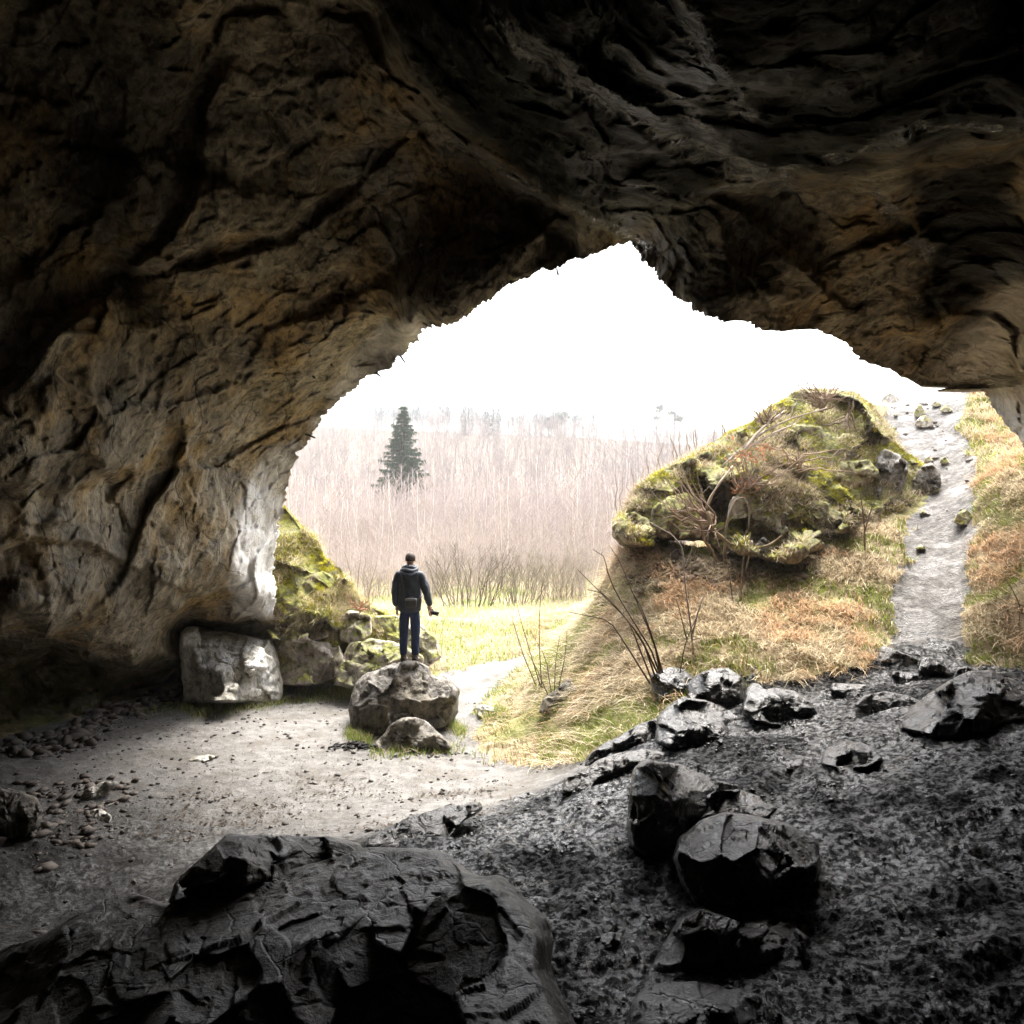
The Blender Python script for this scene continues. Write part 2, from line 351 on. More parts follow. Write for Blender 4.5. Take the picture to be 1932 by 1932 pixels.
CTRL=[(460,1000,12.3),(500,950,12.8),(480,1120,12.9),(508,1140,13.5),(490,870,12.4),(445,1080,12.3),(430,1150,13.5),(440,1218,16.2),(500,1205,16.5),(430,1300,16.4),(380,1198,15.9),(350,1190,15.2),(395,1166,13.2),(440,1172,13.3),(500,1172,13.6),(440,1195,16),
 (0,1185,8.6),(0,1222,11.6),(0,1400,11.2),(90,1195,9.4),(90,1228,12.2),(170,1228,10.9),(170,1262,13.0),(170,1350,12.6),(250,1252,11.8),(250,1278,13.8),(330,1240,12.8),(335,1265,15),(340,1300,15.6),(-200,1180,8.2),(-200,1230,10.5),(-200,1420,9.8),
 (0,1100,8.5),(200,1100,9.9),(330,1150,11.6),(400,1145,13.0),(440,1000,12.0),(430,930,11.8),(400,860,11.5),(300,1000,10.8),(200,980,9.6),(200,905,9.6),(60,930,8.5),(0,925,8.3),(0,900,7.7),(200,880,9.0),(400,835,10.9),(540,785,11.9),
 (0,700,7.9),(200,700,8.8),(200,600,8.5),(240,520,9.2),(400,600,9.5),(400,700,10.0),(600,600,10.2),(560,700,10.9),(650,630,11.0),(700,560,10.4),(735,600,10.8),(700,690,11.7),(600,775,12.4),(650,700,11.7),(570,792,12.2),(740,640,11.3),
 (700,450,9.9),(500,420,8.9),(250,400,8.0),(250,500,8.6),(400,240,8.2),(420,330,8.5),(0,400,7.4),(150,250,7.6),(0,100,6.9),(300,100,7.2),(550,150,7.9),(600,300,8.8),(800,250,8.7),(1000,400,9.1),(900,350,9.2),(700,30,7.5),
 (755,500,9.9),(765,590,9.6),(775,612,9.4),(850,420,9.6),(850,500,9.0),(830,580,8.9),(950,480,9.0),(1060,450,9.2),
 (720,0,6.6),(770,60,6.4),(840,180,7.0),(930,220,6.9),(1000,270,7.2),(1070,340,7.5),(1160,410,8.4),(980,100,4.9),(1150,230,5.7),(1250,90,3.9),(1330,170,4.3),(1490,312,6.7),(1450,240,5.1),(1600,200,4.4),(1800,100,4.0),(1932,0,3.8),(1932,225,4.5),(1700,275,5.3),(1300,0,3.3),(1000,0,4.4),(1400,285,6.3),(1300,262,6.2),(1200,330,6.9),(1560,303,6.0),
 (1400,345,7.3),(1490,350,7.6),(1600,340,7.0),(1750,320,6.8),(1932,270,6.3),(1600,420,7.6),(1500,500,8.2),(1400,560,8.2),(1600,600,9.2),(1750,610,9.9),(1700,450,8.0),(1740,470,8.6),(1820,520,9.3),(1850,560,9.7),(1900,420,7.8),(1300,450,8.1),(1300,550,8.4),(1240,480,8.8),(1750,660,10.9),(1850,660,11.3),(1932,560,9.2),(1880,600,10.4),(1932,700,10.6),(1760,715,11.5),
 (2100,700,9),(2300,500,7),(2250,1100,8.5),(2400,1300,7.5),(2100,300,5),(966,1932,8),(0,1932,10),(1932,1932,8)]
DV=[((-1,.2,0),7.5),((-1,-.5,0),7),((0,-1,0),7),((1,0,0),7),((1,-.5,0),6.8),((0,0,1),4.4),((-.5,0,1),5.6),((-1,0,.6),7),((.7,0,1),4),((1,0,.5),5.5),((0,-1,.7),6),((0,-1,-1),8),((0,0,-1),8),((-1,0,-1),9),((1,0,-1),9)]
def unit(v): v=np.asarray(v,float);return v/np.linalg.norm(v,axis=-1,keepdims=True)
def pdir(px,py): return unit(np.stack([(np.asarray(px,float)-CX)/F,np.ones_like(np.asarray(px,float)),-(np.asarray(py,float)-CY)/F],-1))
def build_cave():
    S=[];v=[]
    for (x,y,d) in CTRL+RIM:
        u=pdir(x,y);S.append(u);v.append(d/u[1])
    for u,r in DV: S.append(unit(u));v.append(r)
    rbf=RBF(S,v,'lin',1e-4)
    c=pdir(*CC)
    rim=np.array(RIM);ang=np.arctan2(rim[:,1]-CC[1],rim[:,0]-CC[0]);rad=np.hypot(rim[:,1]-CC[1],rim[:,0]-CC[0])
    o=np.argsort(ang);ang=ang[o];rad=rad[o]
    N=1500;th=np.linspace(-math.pi,math.pi,N,endpoint=False)
    rr=np.interp(th,np.r_[ang-2*math.pi,ang,ang+2*math.pi],np.tile(rad,3))
    q=np.c_[np.cos(th)*rr*.02,np.sin(th)*rr*.02,0*th]
    rr=rr+8*fbm(q*1.0,5,5,.6)+9*fbm(q*5,4,6,.65)
    rx=CC[0]+rr*np.cos(th);ry=CC[1]+rr*np.sin(th)
    u0=pdir(rx,ry);cosf=u0@c;f0=np.arccos(cosf);tang=unit(u0-cosf[:,None]*c)
    t=np.r_[np.linspace(0,.62,430),np.linspace(.62,1,60)[1:]]
    fmax=math.pi*.996;f1=math.radians(62)
    tt=t/.62
    phi=np.where(t[:,None]<=.62,f0[None,:]+(f1-f0[None,:])*np.minimum(tt,1)[:,None],f1+(fmax-f1)*((t-.62)/.38)[:,None])
    U=np.cos(phi)[...,None]*c+np.sin(phi)[...,None]*tang[None]
    shp=U.shape[:2];U=U.reshape(-1,3)
    rho=rbf(U)
    p0=U*rho[:,None]
    # relief: strata run up to the right, so stretch the noise along that direction
    def fr(a): e1=unit(np.array(a));e2=unit(np.cross(e1,[0,1,0]));e3=np.cross(e1,e2);return np.stack([p0@e1*.6,p0@e2*1.0,p0@e3*.8],1)
    ax_=CX+U[:,0]/np.maximum(U[:,1],.05)*F;wr=sstep(1060,1180,np.where(U[:,1]>.1,ax_,np.where(U[:,0]>0,2000,0)))[:,None]
    Q=fr([.72,.25,.62])*(1-wr)+fr([.7,.5,-.5])*wr
    wob=np.c_[fbm(p0*.35,3,71),fbm(p0*.35+9,3,72),fbm(p0*.35+19,3,73)]*.28
    Qw=Q+wob
    upx=CX+U[:,0]/np.maximum(U[:,1],.05)*F;upy=CY-U[:,2]/np.maximum(U[:,1],.05)*F
    front=U[:,1]>.1
    X_=np.where(front,upx,9e3);Y_=np.where(front,upy,9e3)
    jn=60*fbm(p0*.9,5,61,.62)
    def pline(pts,wd):
        d=np.full(len(X_),1e9)
        for a,b in zip(pts[:-1],pts[1:]):
            a=np.array(a,float);b=np.array(b,float);e=b-a;t_=np.clip(((X_-a[0])*e[0]+(Y_-a[1])*e[1])/(e@e),0,1);d=np.minimum(d,np.hypot(X_-a[0]-t_*e[0],Y_-a[1]-t_*e[1]))
        return sstep(wd,wd*.2,d+jn*.35)
    wetb=np.maximum.reduce([pline([(940,36),(1010,92),(1110,165),(1210,218),(1290,273),(1380,308),(1480,345)],32),pline([(1150,84),(1265,186),(1365,272)],26),pline([(1258,-30),(1290,30),(1335,102),(1405,210)],30),pline([(1480,322),(1600,300),(1720,240),(1932,240)],9),pline([(860,270),(1020,370),(1150,425),(1230,470)],12),pline([(1190,350),(1290,370),(1420,350)],8),pline([(1650,360),(1740,470)],8)])
    # ledges and folds of the vault: (line in photo pixels, step in metres, reach, side)
    led=0*rho
    def ledge(pts,amp,reach,side,off=11.):
        d=np.full(len(X_),1e9);sg=np.zeros(len(X_));tp=np.zeros(len(X_));L=len(pts)-1
        jx=X_+14*jn/60;jy=Y_+10*jn/60
        for q_,(a,b) in enumerate(zip(pts[:-1],pts[1:])):
            a=np.array(a,float);b=np.array(b,float);e=b-a;t_=((jx-a[0])*e[0]+(jy-a[1])*e[1])/(e@e);tc=np.clip(t_,0,1)
            dd=np.hypot(jx-a[0]-tc*e[0],jy-a[1]-tc*e[1]);cr=e[0]*(jy-a[1])-e[1]*(jx-a[0]);k_=dd<d-1e-6
            d=np.where(k_,dd,d);sg=np.where(k_,np.sign(cr),sg);tp=np.where(k_,(q_+tc)/L,tp)
        on=sg*side>0;fade=sstep(0,.12,tp)*sstep(1,.88,tp)
        return amp*fade*np.where(on,np.exp(-d/reach),.0)*1.+amp*fade*np.where(on,0,np.clip(1-d/off,0,1))*1.
    for q_ in (([(600,-90),(700,30),(760,120),(860,235),(960,330),(1060,395),(1150,430),(1192,470)],-.55,170,-1),
               ([(960,150),(1100,200),(1230,270),(1340,348),(1490,335),(1570,325),(1700,300),(1990,250)],-.55,120,-1,26),
               ([(940,20),(1010,75),(1110,148),(1210,203),(1290,258),(1380,293),(1470,330)],-.42,60,-1,26),([(1150,70),(1200,110),(1270,172),(1330,238),(1370,262)],-.26,40,-1,20),([(1270,-40),(1300,20),(1345,92),(1415,200)],-.34,60,-1,24),
               ([(-60,830),(90,650),(230,535),(330,460),(390,330),(400,200),(440,90)],-.34,150,1,20),
               ([(-60,935),(200,908),(400,855),(540,790),(620,715),(690,610),(760,560)],-.26,110,-1,14),
               ([(760,600),(765,520),(830,435),(900,408),(1010,432),(1060,470)],-.3,90,1),
               ([(230,545),(420,500),(560,450),(720,330),(800,240)],-.22,120,1),
               ([(420,700),(560,690),(650,620),(745,588)],-.16,70,-1),
               ([(1300,350),(1420,420),(1560,560),(1640,610)],-.2,110,1),
               ([(1640,350),(1725,420),(1760,520),(1790,625)],-.4,130,-1),
               ([(1990,520),(1880,555),(1840,610),(1750,640),(1680,620)],-.4,120,1),
               ([(0,1010),(160,1020),(300,1090),(420,1140)],-.18,90,-1),
               ([(60,700),(200,760),(330,770),(470,720)],-.16,90,1)):
        led=led+ledge(*q_)
    led=led*(.8+.9*fbm(p0*.8,3,66))
    big=.26*facet(Qw*.75,3,.75,60)
    med=.12*facet(Qw*1.9,4,.7,70)
    sm=.04*facet(Qw*5.5,6,.9,80)+.015*facet(Qw*14,8,1.,80)
    rid=.035*fbm(Qw*1.3,6,31,.6,ridge=True)
    fin=.022*fbm(Qw*7,4,41,.6,ridge=True)
    att=sstep(0,.05,np.repeat(t,shp[1]))*.75+.25
    disp=(big+med+rid)*att+led*sstep(-.02,.06,np.repeat(t,shp[1]))+sm+fin+wetb*(.10*fbm(Qw*4,5,47,.6,ridge=True)+.03*facet(Qw*11,7,1.2,34))
    rho2=rho+disp
    Vv=U*rho2[:,None]+np.array([0,0,H])
    Vv+= (np.c_[fbm(p0*3,3,81),fbm(p0*3+5,3,82),fbm(p0*3+11,3,83)]*.05)*att[:,None]
    # zones: wet black ceiling slab with painted shade, pale jamb with painted light, moss
    def poly(pp): return [tuple(q) for q in pp]
    rock_shade=polydist(X_,Y_,poly([(690,-20),(760,120),(860,230),(960,330),(1070,400),(1150,440),(1190,470),(1230,440),(1290,390),(1400,350),(1560,330),(1700,300),(1932,250),(2500,200),(2500,-900),(300,-900)]))
    rock_shade=sstep(-35,35,rock_shade+jn*.6)
    s2=polydist(X_,Y_,poly([(1150,430),(1300,380),(1500,345),(1330,420),(1300,500),(1330,575),(1250,540),(1190,470)]));rock_shade=np.maximum(rock_shade,.8*sstep(-30,40,s2+jn))
    s3=polydist(X_,Y_,poly([(1720,330),(1932,300),(1960,520),(1880,560),(1830,620),(1740,600),(1720,480)]));rock_shade=np.maximum(rock_shade,.95*sstep(-40,30,s3+jn))
    s4=polydist(X_,Y_,poly([(760,470),(900,400),(1000,430),(960,510),(860,600),(780,612),(755,560)]));rock_shade=np.maximum(rock_shade,.5*sstep(-20,30,s4+jn*.5))
    s5=polydist(X_,Y_,poly([(-50,-50),(350,-50),(420,180),(380,300),(240,520),(120,480),(60,300),(-50,260)]));rock_shade=np.maximum(rock_shade,.6*sstep(-60,60,s5+jn))
    rock_shade=np.where(front,rock_shade,.8)
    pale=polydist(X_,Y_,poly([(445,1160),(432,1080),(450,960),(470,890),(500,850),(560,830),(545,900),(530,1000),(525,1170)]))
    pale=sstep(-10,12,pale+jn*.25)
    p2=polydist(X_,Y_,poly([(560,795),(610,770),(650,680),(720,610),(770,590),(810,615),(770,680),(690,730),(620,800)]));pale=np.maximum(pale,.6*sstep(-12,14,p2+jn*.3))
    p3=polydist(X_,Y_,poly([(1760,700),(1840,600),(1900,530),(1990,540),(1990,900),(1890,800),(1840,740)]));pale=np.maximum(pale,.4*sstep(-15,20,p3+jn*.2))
    moss=sstep(-20,60,polydist(X_,Y_,poly([(-80,1200),(340,1260),(340,1340),(-80,1430)]))+jn)
    # thickness: the outer cliff face behind the rim
    rimpos=Vv[:N];outv=unit(np.c_[np.cos(th),0*th,-np.sin(th)])
    rings=[]
    for dy,do in ((.35,.28),(.8,.9),(1.0,2.5),(.6,6),(-1.5,12),(-10,17)):
        q=rimpos+outv*do;q[:,1]+=dy
        q+=(fbm(q*.6,4,91)*.6*min(1,do))[:,None]*outv
        q[:,1]+=fbm(q*.5+4,4,92)*.5*min(1,do*.5)
        rings.append(q)
    Vall=np.concatenate(rings[::-1]+[Vv]);nr=len(rings)+shp[0]
    Z=np.zeros((nr*N,3));k=len(rings)*N
    Z[k:,0]=rock_shade;Z[k:,1]=pale;Z[k:,2]=moss;Z[:k,1]=.35
    Wt=np.zeros(nr*N);Wt[k:]=wetb
    Fc=gridfaces(nr,N,True)
    root=empty('cave',(0,9,0))
    root.location=(0,0,0)
    tag(root,'rough brown and black rock vault of the cave framing the bright opening','cave')
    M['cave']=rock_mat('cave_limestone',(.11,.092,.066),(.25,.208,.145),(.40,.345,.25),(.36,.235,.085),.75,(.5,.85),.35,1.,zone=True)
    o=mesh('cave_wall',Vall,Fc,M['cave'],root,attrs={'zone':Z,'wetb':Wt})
    return root,o,rbf
CAVE,CAVEW,CRBF=build_cave()
def wall(px,py):
    u=pdir(px,py);r=CRBF(u[None])[0];return u*r+np.array([0,0,H]),u
# ------------------------------------------------------------------ boulders and stones
M['dark']=rock_mat('dark_wet_rock',(.003,.003,.003),(.010,.0098,.0095),(.028,.026,.024),(.05,.035,.02),.35,(.14,.5),.75,1.6,bst=1.)
M['fore']=rock_mat('dark_foreground_rock',(.014,.013,.012),(.04,.037,.033),(.10,.092,.08),(.08,.06,.042),.4,(.35,.65),.45,1.9,bst=1.)
M['grey']=rock_mat('grey_limestone',(.055,.048,.038),(.13,.118,.10),(.25,.225,.195),(.22,.18,.10),.4,(.6,.85),.35,1.3,bst=.9)
M['pale']=rock_mat('pale_limestone',(.24,.22,.18),(.52,.49,.43),(.78,.76,.72),(.30,.26,.12),.45,(.6,.85),.35,1.2)
M['pink']=rock_mat('pinkish_cracked_limestone',(.22,.18,.155),(.44,.38,.33),(.64,.59,.54),(.20,.20,.08),.5,(.6,.85),.3,1.1,moss=.5)
M['moundrock']=rock_mat('mossy_hill_rock',(.05,.042,.03),(.17,.14,.10),(.30,.26,.19),(.24,.17,.09),.5,(.7,.9),.3,1.3,moss=.85)
M['white']=rock_mat('chalk_white_limestone',(.34,.31,.24),(.70,.67,.60),(.88,.87,.84),(.55,.49,.32),.35,(.6,.85),.35,1.2,veins=.3)
def smooth_outline(o,n,seed,amp):
    o=np.array(o,float);m=len(o);d=np.r_[0,np.cumsum(np.hypot(*(np.roll(o,-1,0)-o).T))];L=d[-1]
    s=np.arange(n)/n*L;oc=np.r_[o,o[:1]]
    r=np.c_[np.interp(s,d,oc[:,0]),np.interp(s,d,oc[:,1])]
    for _ in range(2): r=.5*r+.25*np.roll(r,1,0)+.25*np.roll(r,-1,0)
    return r,L
def rock(name,outline,label,cat='rock',base=None,d=None,tf=.5,tb=.6,tilt=.5,seed=1,amp=1.,mat='dark',ctrl=None,group=None,parent=None,sink=0,pw=2.6,fs=1.,res=1.,ridge=1.,fct=1.):
    o=np.array(outline,float)
    if d is None: d=gd(*base)
    ymax=o[:,1].max();ymin=o[:,1].min();hh=max(ymax-ymin,1)
    N=int(np.clip(0.53*np.hypot(*(np.roll(o,-1,0)-o).T).sum()/1.6*res,28,640))
    O,L=smooth_outline(o,N,seed,0)
    C=np.array([(o[:,0].min()+o[:,0].max())/2,(ymin+ymax)/2])*.5+o.mean(0)*.5
    rmed=np.median(np.hypot(*(O-C).T))
    R=int(np.clip(rmed*.53/1.4*res,8,210))
    s=np.sin(np.linspace(0,1,R)*math.pi/2)
    px=C[0]+s[:,None]*(O[None,:,0]-C[0]);py=C[1]+s[:,None]*(O[None,:,1]-C[1])
    if ctrl:
        cr=RBF([(a[0],a[1]) for a in ctrl],[a[2] for a in ctrl],'lin',1e-3)
        D=cr(np.c_[px.ravel(),py.ravel()]).reshape(px.shape)+d
    else: D=d+tf*.6+tilt*(ymax-py)/hh
    g=(1-s**pw)**(1/2.2)
    # back half is the same outline carried backwards as real positions
    Df=D-tf*g[:,None];Db=D+tb*g[:,None]
    # break the front into flat planes
    rg=np.random.default_rng(seed);K=int(11*fs*fs) if not ctrl else int(16*fs*fs)
    ii=(np.sqrt(rg.random(K))*.9*(R-1)).astype(int);ii=np.clip((2/math.pi*np.arcsin(np.clip(ii/(R-1),0,1))*(R-1)).astype(int),1,R-3);jj=rg.integers(0,N,K)
    ux=(px-C[0])/rmed;uy=(py-C[1])/rmed
    pk=np.stack([ux[ii,jj],uy[ii,jj]],1)
    pl=[]
    for (a,b_) in zip(ii,jj):
        dist=(ux-ux[a,b_])**2+(uy-uy[a,b_])**2;w_=np.exp(-dist/.02)*(np.gradient(s)[:,None]+1e-4)*(s[:,None]+.02)
        A_=np.stack([np.ones(ux.size),(ux-ux[a,b_]).ravel(),(uy-uy[a,b_]).ravel()],1);ww=w_.ravel()[:,None]
        sol=np.linalg.lstsq((A_*ww).T@A_+np.eye(3)*1e-9,(A_*ww).T@Df.ravel(),rcond=None)[0]
        sz=rmed/F*d;sol[1:]+=rg.normal(0,.28*fct*sz,2);sol[0]+=rg.normal(0,.03*fct*sz);pl.append(sol)
    num=0;den=0
    wob=.12*fbm(np.c_[ux.ravel()*2,uy.ravel()*2,np.full(ux.size,seed*1.)],3,seed).reshape(ux.shape)
    for (c0,c1,c2),(qx,qy) in zip(pl,pk):
        dx_=ux-qx;dy_=uy-qy;w_=np.exp(-(220*fs*fs)*(dx_**2+dy_**2+wob*.25)+0*wob)
        w_=np.exp(-(330*fs*fs)*((dx_+wob)**2+(dy_-wob)**2))+1e-30
        num=num+w_*(c0+c1*dx_+c2*dy_);den=den+w_
    bl=(1-sstep(.93,1.,s))[:,None]
    Df=Df*(1-.9*bl)+(num/den)*.9*bl
    edge=D[-1]
    X=(px-CX)/F;Z=-(py-CY)/F
    Pf=np.stack([X*Df,Df,H+Z*Df],2)
    ref=np.broadcast_to(edge[None,:],D.shape)
    sh=1-.12*g[:,None];Yb=D+tb*g[:,None];cxx=(C[0]-CX)/F;czz=-(C[1]-CY)/F
    Pb=np.stack([(cxx+(X-cxx)*sh)*Yb,Yb,H+(czz+(Z-czz)*sh)*Yb],2)[:-1][::-1]
    V=np.concatenate([Pf.reshape(-1,3),Pb.reshape(-1,3)]);nr=2*R-1
    Fc=gridfaces(nr,N,True)
    size=rmed/F*d
    ob=mesh(name,V,Fc,M[mat] if isinstance(mat,str) else mat,parent)
    nrm=normals(ob);p=V/max(size,.05)
    q=p+.25*np.c_[fbm(p,2,seed),fbm(p+5,2,seed+1),fbm(p+9,2,seed+2)]
    dd=1.2*size*amp*(.11*facet(q*1.15*fs,seed,1.0,110)+.055*facet(q*2.9*fs,seed+5,1.1,110)+.018*facet(q*7.*fs,seed+6,1.2,110)+.03*ridge*fbm(q*1.6*fs,4,seed+9,.5,ridge=True)+.018*fbm(q*9,4,seed+13,.6,ridge=True))
    sv=np.r_[np.repeat(s,N),np.repeat(s[:-1][::-1],N)]
    dd=dd*(1-.7*sstep(.9,1,sv))
    V=V+nrm*dd[:,None]
    setco(ob,V)
    if parent is None: tag(ob,label,cat,group)
    return ob
ROCKS={}
def R(key,*a,**k): ROCKS[key]=rock(*a,**k);return ROCKS[key]
# the boulder the person stands on, and the smaller one in front of it
R('stand','boulder',[(664,1388),(658,1340),(668,1292),(690,1270),(720,1262),(742,1254),(762,1250),(790,1250),(808,1258),(814,1274),(850,1282),(866,1302),(863,1345),(850,1368),(800,1376),(760,1388),(700,1392)],
  'big grey boulder with a person standing on top','boulder',d=11.62,mat='grey',seed=11,amp=.85,tf=.35,tb=.9,
  ctrl=[(664,1380,.15),(660,1330,.35),(690,1275,.75),(760,1256,.6),(795,1256,.55),(720,1265,.7),(760,1385,.05),(700,1330,.1),(760,1310,.05),(740,1280,.35),(800,1275,.5),(860,1290,.75),(860,1350,.5),(830,1330,.2),(800,1310,.3)],fs=.9)
R('front','boulder',[(704,1425),(708,1400),(725,1385),(735,1368),(760,1356),(790,1355),(806,1362),(830,1385),(850,1402),(852,1414),(820,1420),(770,1420),(735,1428)],
  'small brown boulder lying at the foot of the person\'s boulder','boulder',base=(770,1418),mat='grey',seed=23,amp=.95,tf=.25,tb=.45,tilt=.35,fs=.9)
# left side: tilted pale block, cracked rock face, blocks
R('block','fallen_block',[(346,1324),(342,1250),(338,1195),(352,1182),(372,1180),(395,1190),(430,1192),(460,1198),(490,1204),(512,1204),(522,1222),(534,1290),(530,1322),(480,1325),(430,1326),(385,1326),(352,1324)],
  'large tilted white limestone block leaning at the foot of the left wall','block',d=13.1,mat='white',seed=35,amp=.6,tf=.15,tb=.8,pw=5,
  ctrl=[(346,1300,.2),(342,1215,.3),(375,1184,1.0),(430,1194,1.1),(510,1206,1.1),(440,1238,.15),(380,1220,.12),(355,1212,.15),(475,1235,.15),(500,1228,.5),(430,1300,.05),(500,1300,.2),(530,1290,.5),(400,1265,.0),(470,1265,.05)],ridge=.5)
for k,(ol,lab,dd,tl) in enumerate([
  ([(512,1208),(500,1190),(520,1150),(560,1140),(612,1150),(640,1160),(638,1200),(600,1208),(560,1212)],'reddish block of cracked rock right above the widest crack of the left outcrop',13.9,.5),
  ([(636,1165),(660,1150),(700,1160),(702,1196),(670,1220),(640,1206)],'pale fissured block between the red block and the mossy end of the outcrop',13.9,.5),
  ([(526,1290),(524,1222),(545,1205),(600,1206),(640,1214),(652,1240),(640,1276),(600,1292),(560,1294)],'broad greenish grey block at the base of the left outcrop, beside the white block',13.6,.35),
  ([(630,1290),(640,1250),(660,1212),(700,1205),(740,1210),(770,1222),(800,1240),(790,1280),(700,1296),(660,1298)],'low pinkish block at the foot of the outcrop, just behind the standing person\'s boulder',13.3,.45),
  ([(700,1215),(702,1160),(740,1160),(790,1175),(825,1205),(835,1240),(800,1262),(740,1240)],'mossy rounded end of the left outcrop beside the person\'s legs',14.3,.6)]):
    R('oc%d'%k,'outcrop_block',ol,lab,'rock',d=dd,mat='pink',seed=50+k,amp=.75,tf=.35,tb=.9,tilt=tl,group='cracked blocks of the left outcrop',pw=4)
R('lbank','mossy_bank',[(500,1190),(505,1100),(508,1020),(520,975),(535,955),(560,985),(590,1015),(605,1050),(640,1075),(660,1100),(672,1130),(700,1150),(740,1165),(775,1190),(760,1250),(600,1270),(520,1260)],
  'steep bank of yellow moss and dry grass against the left jamb of the cave','bank',d=14.3,mat='moundrock',seed=61,amp=.55,tf=.3,tb=2.2,
  ctrl=[(505,1180,.1),(510,1040,.9),(535,965,1.6),(600,1050,1.4),(670,1130,1.1),(770,1190,.9),(560,1140,-.1),(640,1160,.1),(560,1060,.6),(600,1260,-.2),(700,1200,.4)],res=1.1)
R('slabl','stone_block',[(502,1214),(504,1188),(522,1184),(524,1212)],'small pale cube of rock wedged between the white block and the cliff','stone',d=14.5,mat='pale',seed=66,amp=.35,tf=.2,tb=.3,tilt=.2,pw=5)
R('leftb','boulder',[(-60,1590),(-60,1480),(0,1488),(40,1494),(68,1505),(80,1530),(74,1560),(45,1580),(20,1598)],'pale lichen-grey boulder cut by the left edge of the photo','boulder',base=(30,1585),mat='grey',seed=71,tf=.3,tb=.6,tilt=.25)
for k,(ol,lab) in enumerate([
  ([(146,1510),(160,1490),(195,1474),(225,1476),(200,1500),(165,1516)],'flat grey stone, largest of the loose stones by the left wall'),
  ([(186,1522),(205,1512),(226,1512),(232,1518),(205,1528)],'thin pale slab just right of the flat grey stone'),
  ([(163,1545),(172,1528),(190,1525),(212,1540),(208,1556),(180,1552)],'small stone with a white broken face below the thin pale slab'),
  ([(108,1548),(112,1534),(126,1530),(130,1540),(120,1550)],'small ochre stone between the lichen boulder and the flat stone'),
  ([(58,1548),(66,1540),(80,1545),(82,1560),(70,1570),(60,1562)],'fist-sized stone touching the right side of the lichen boulder'),
  ([(350,1436),(368,1426),(400,1424),(408,1428),(380,1440)],'pale stone chip alone in the middle of the dirt floor'),
  ([(900,1354),(900,1332),(918,1330),(945,1338),(957,1350),(940,1356)],'flat white-topped stone at the edge of the path right of the big boulder'),
  ([(1016,1346),(1024,1318),(1052,1298),(1072,1278),(1092,1302),(1085,1330),(1040,1350)],'pointed brown slab half hidden in the straw of the slope')]):
    R('st%d'%k,'stone',ol,lab,'stone',base=(np.mean([q[0] for q in ol]),max(q[1] for q in ol)-2),mat='grey' if k in(4,7) else 'pale',seed=80+k,tf=.12,tb=.2,tilt=.2 if k<7 else .4,amp=.8)
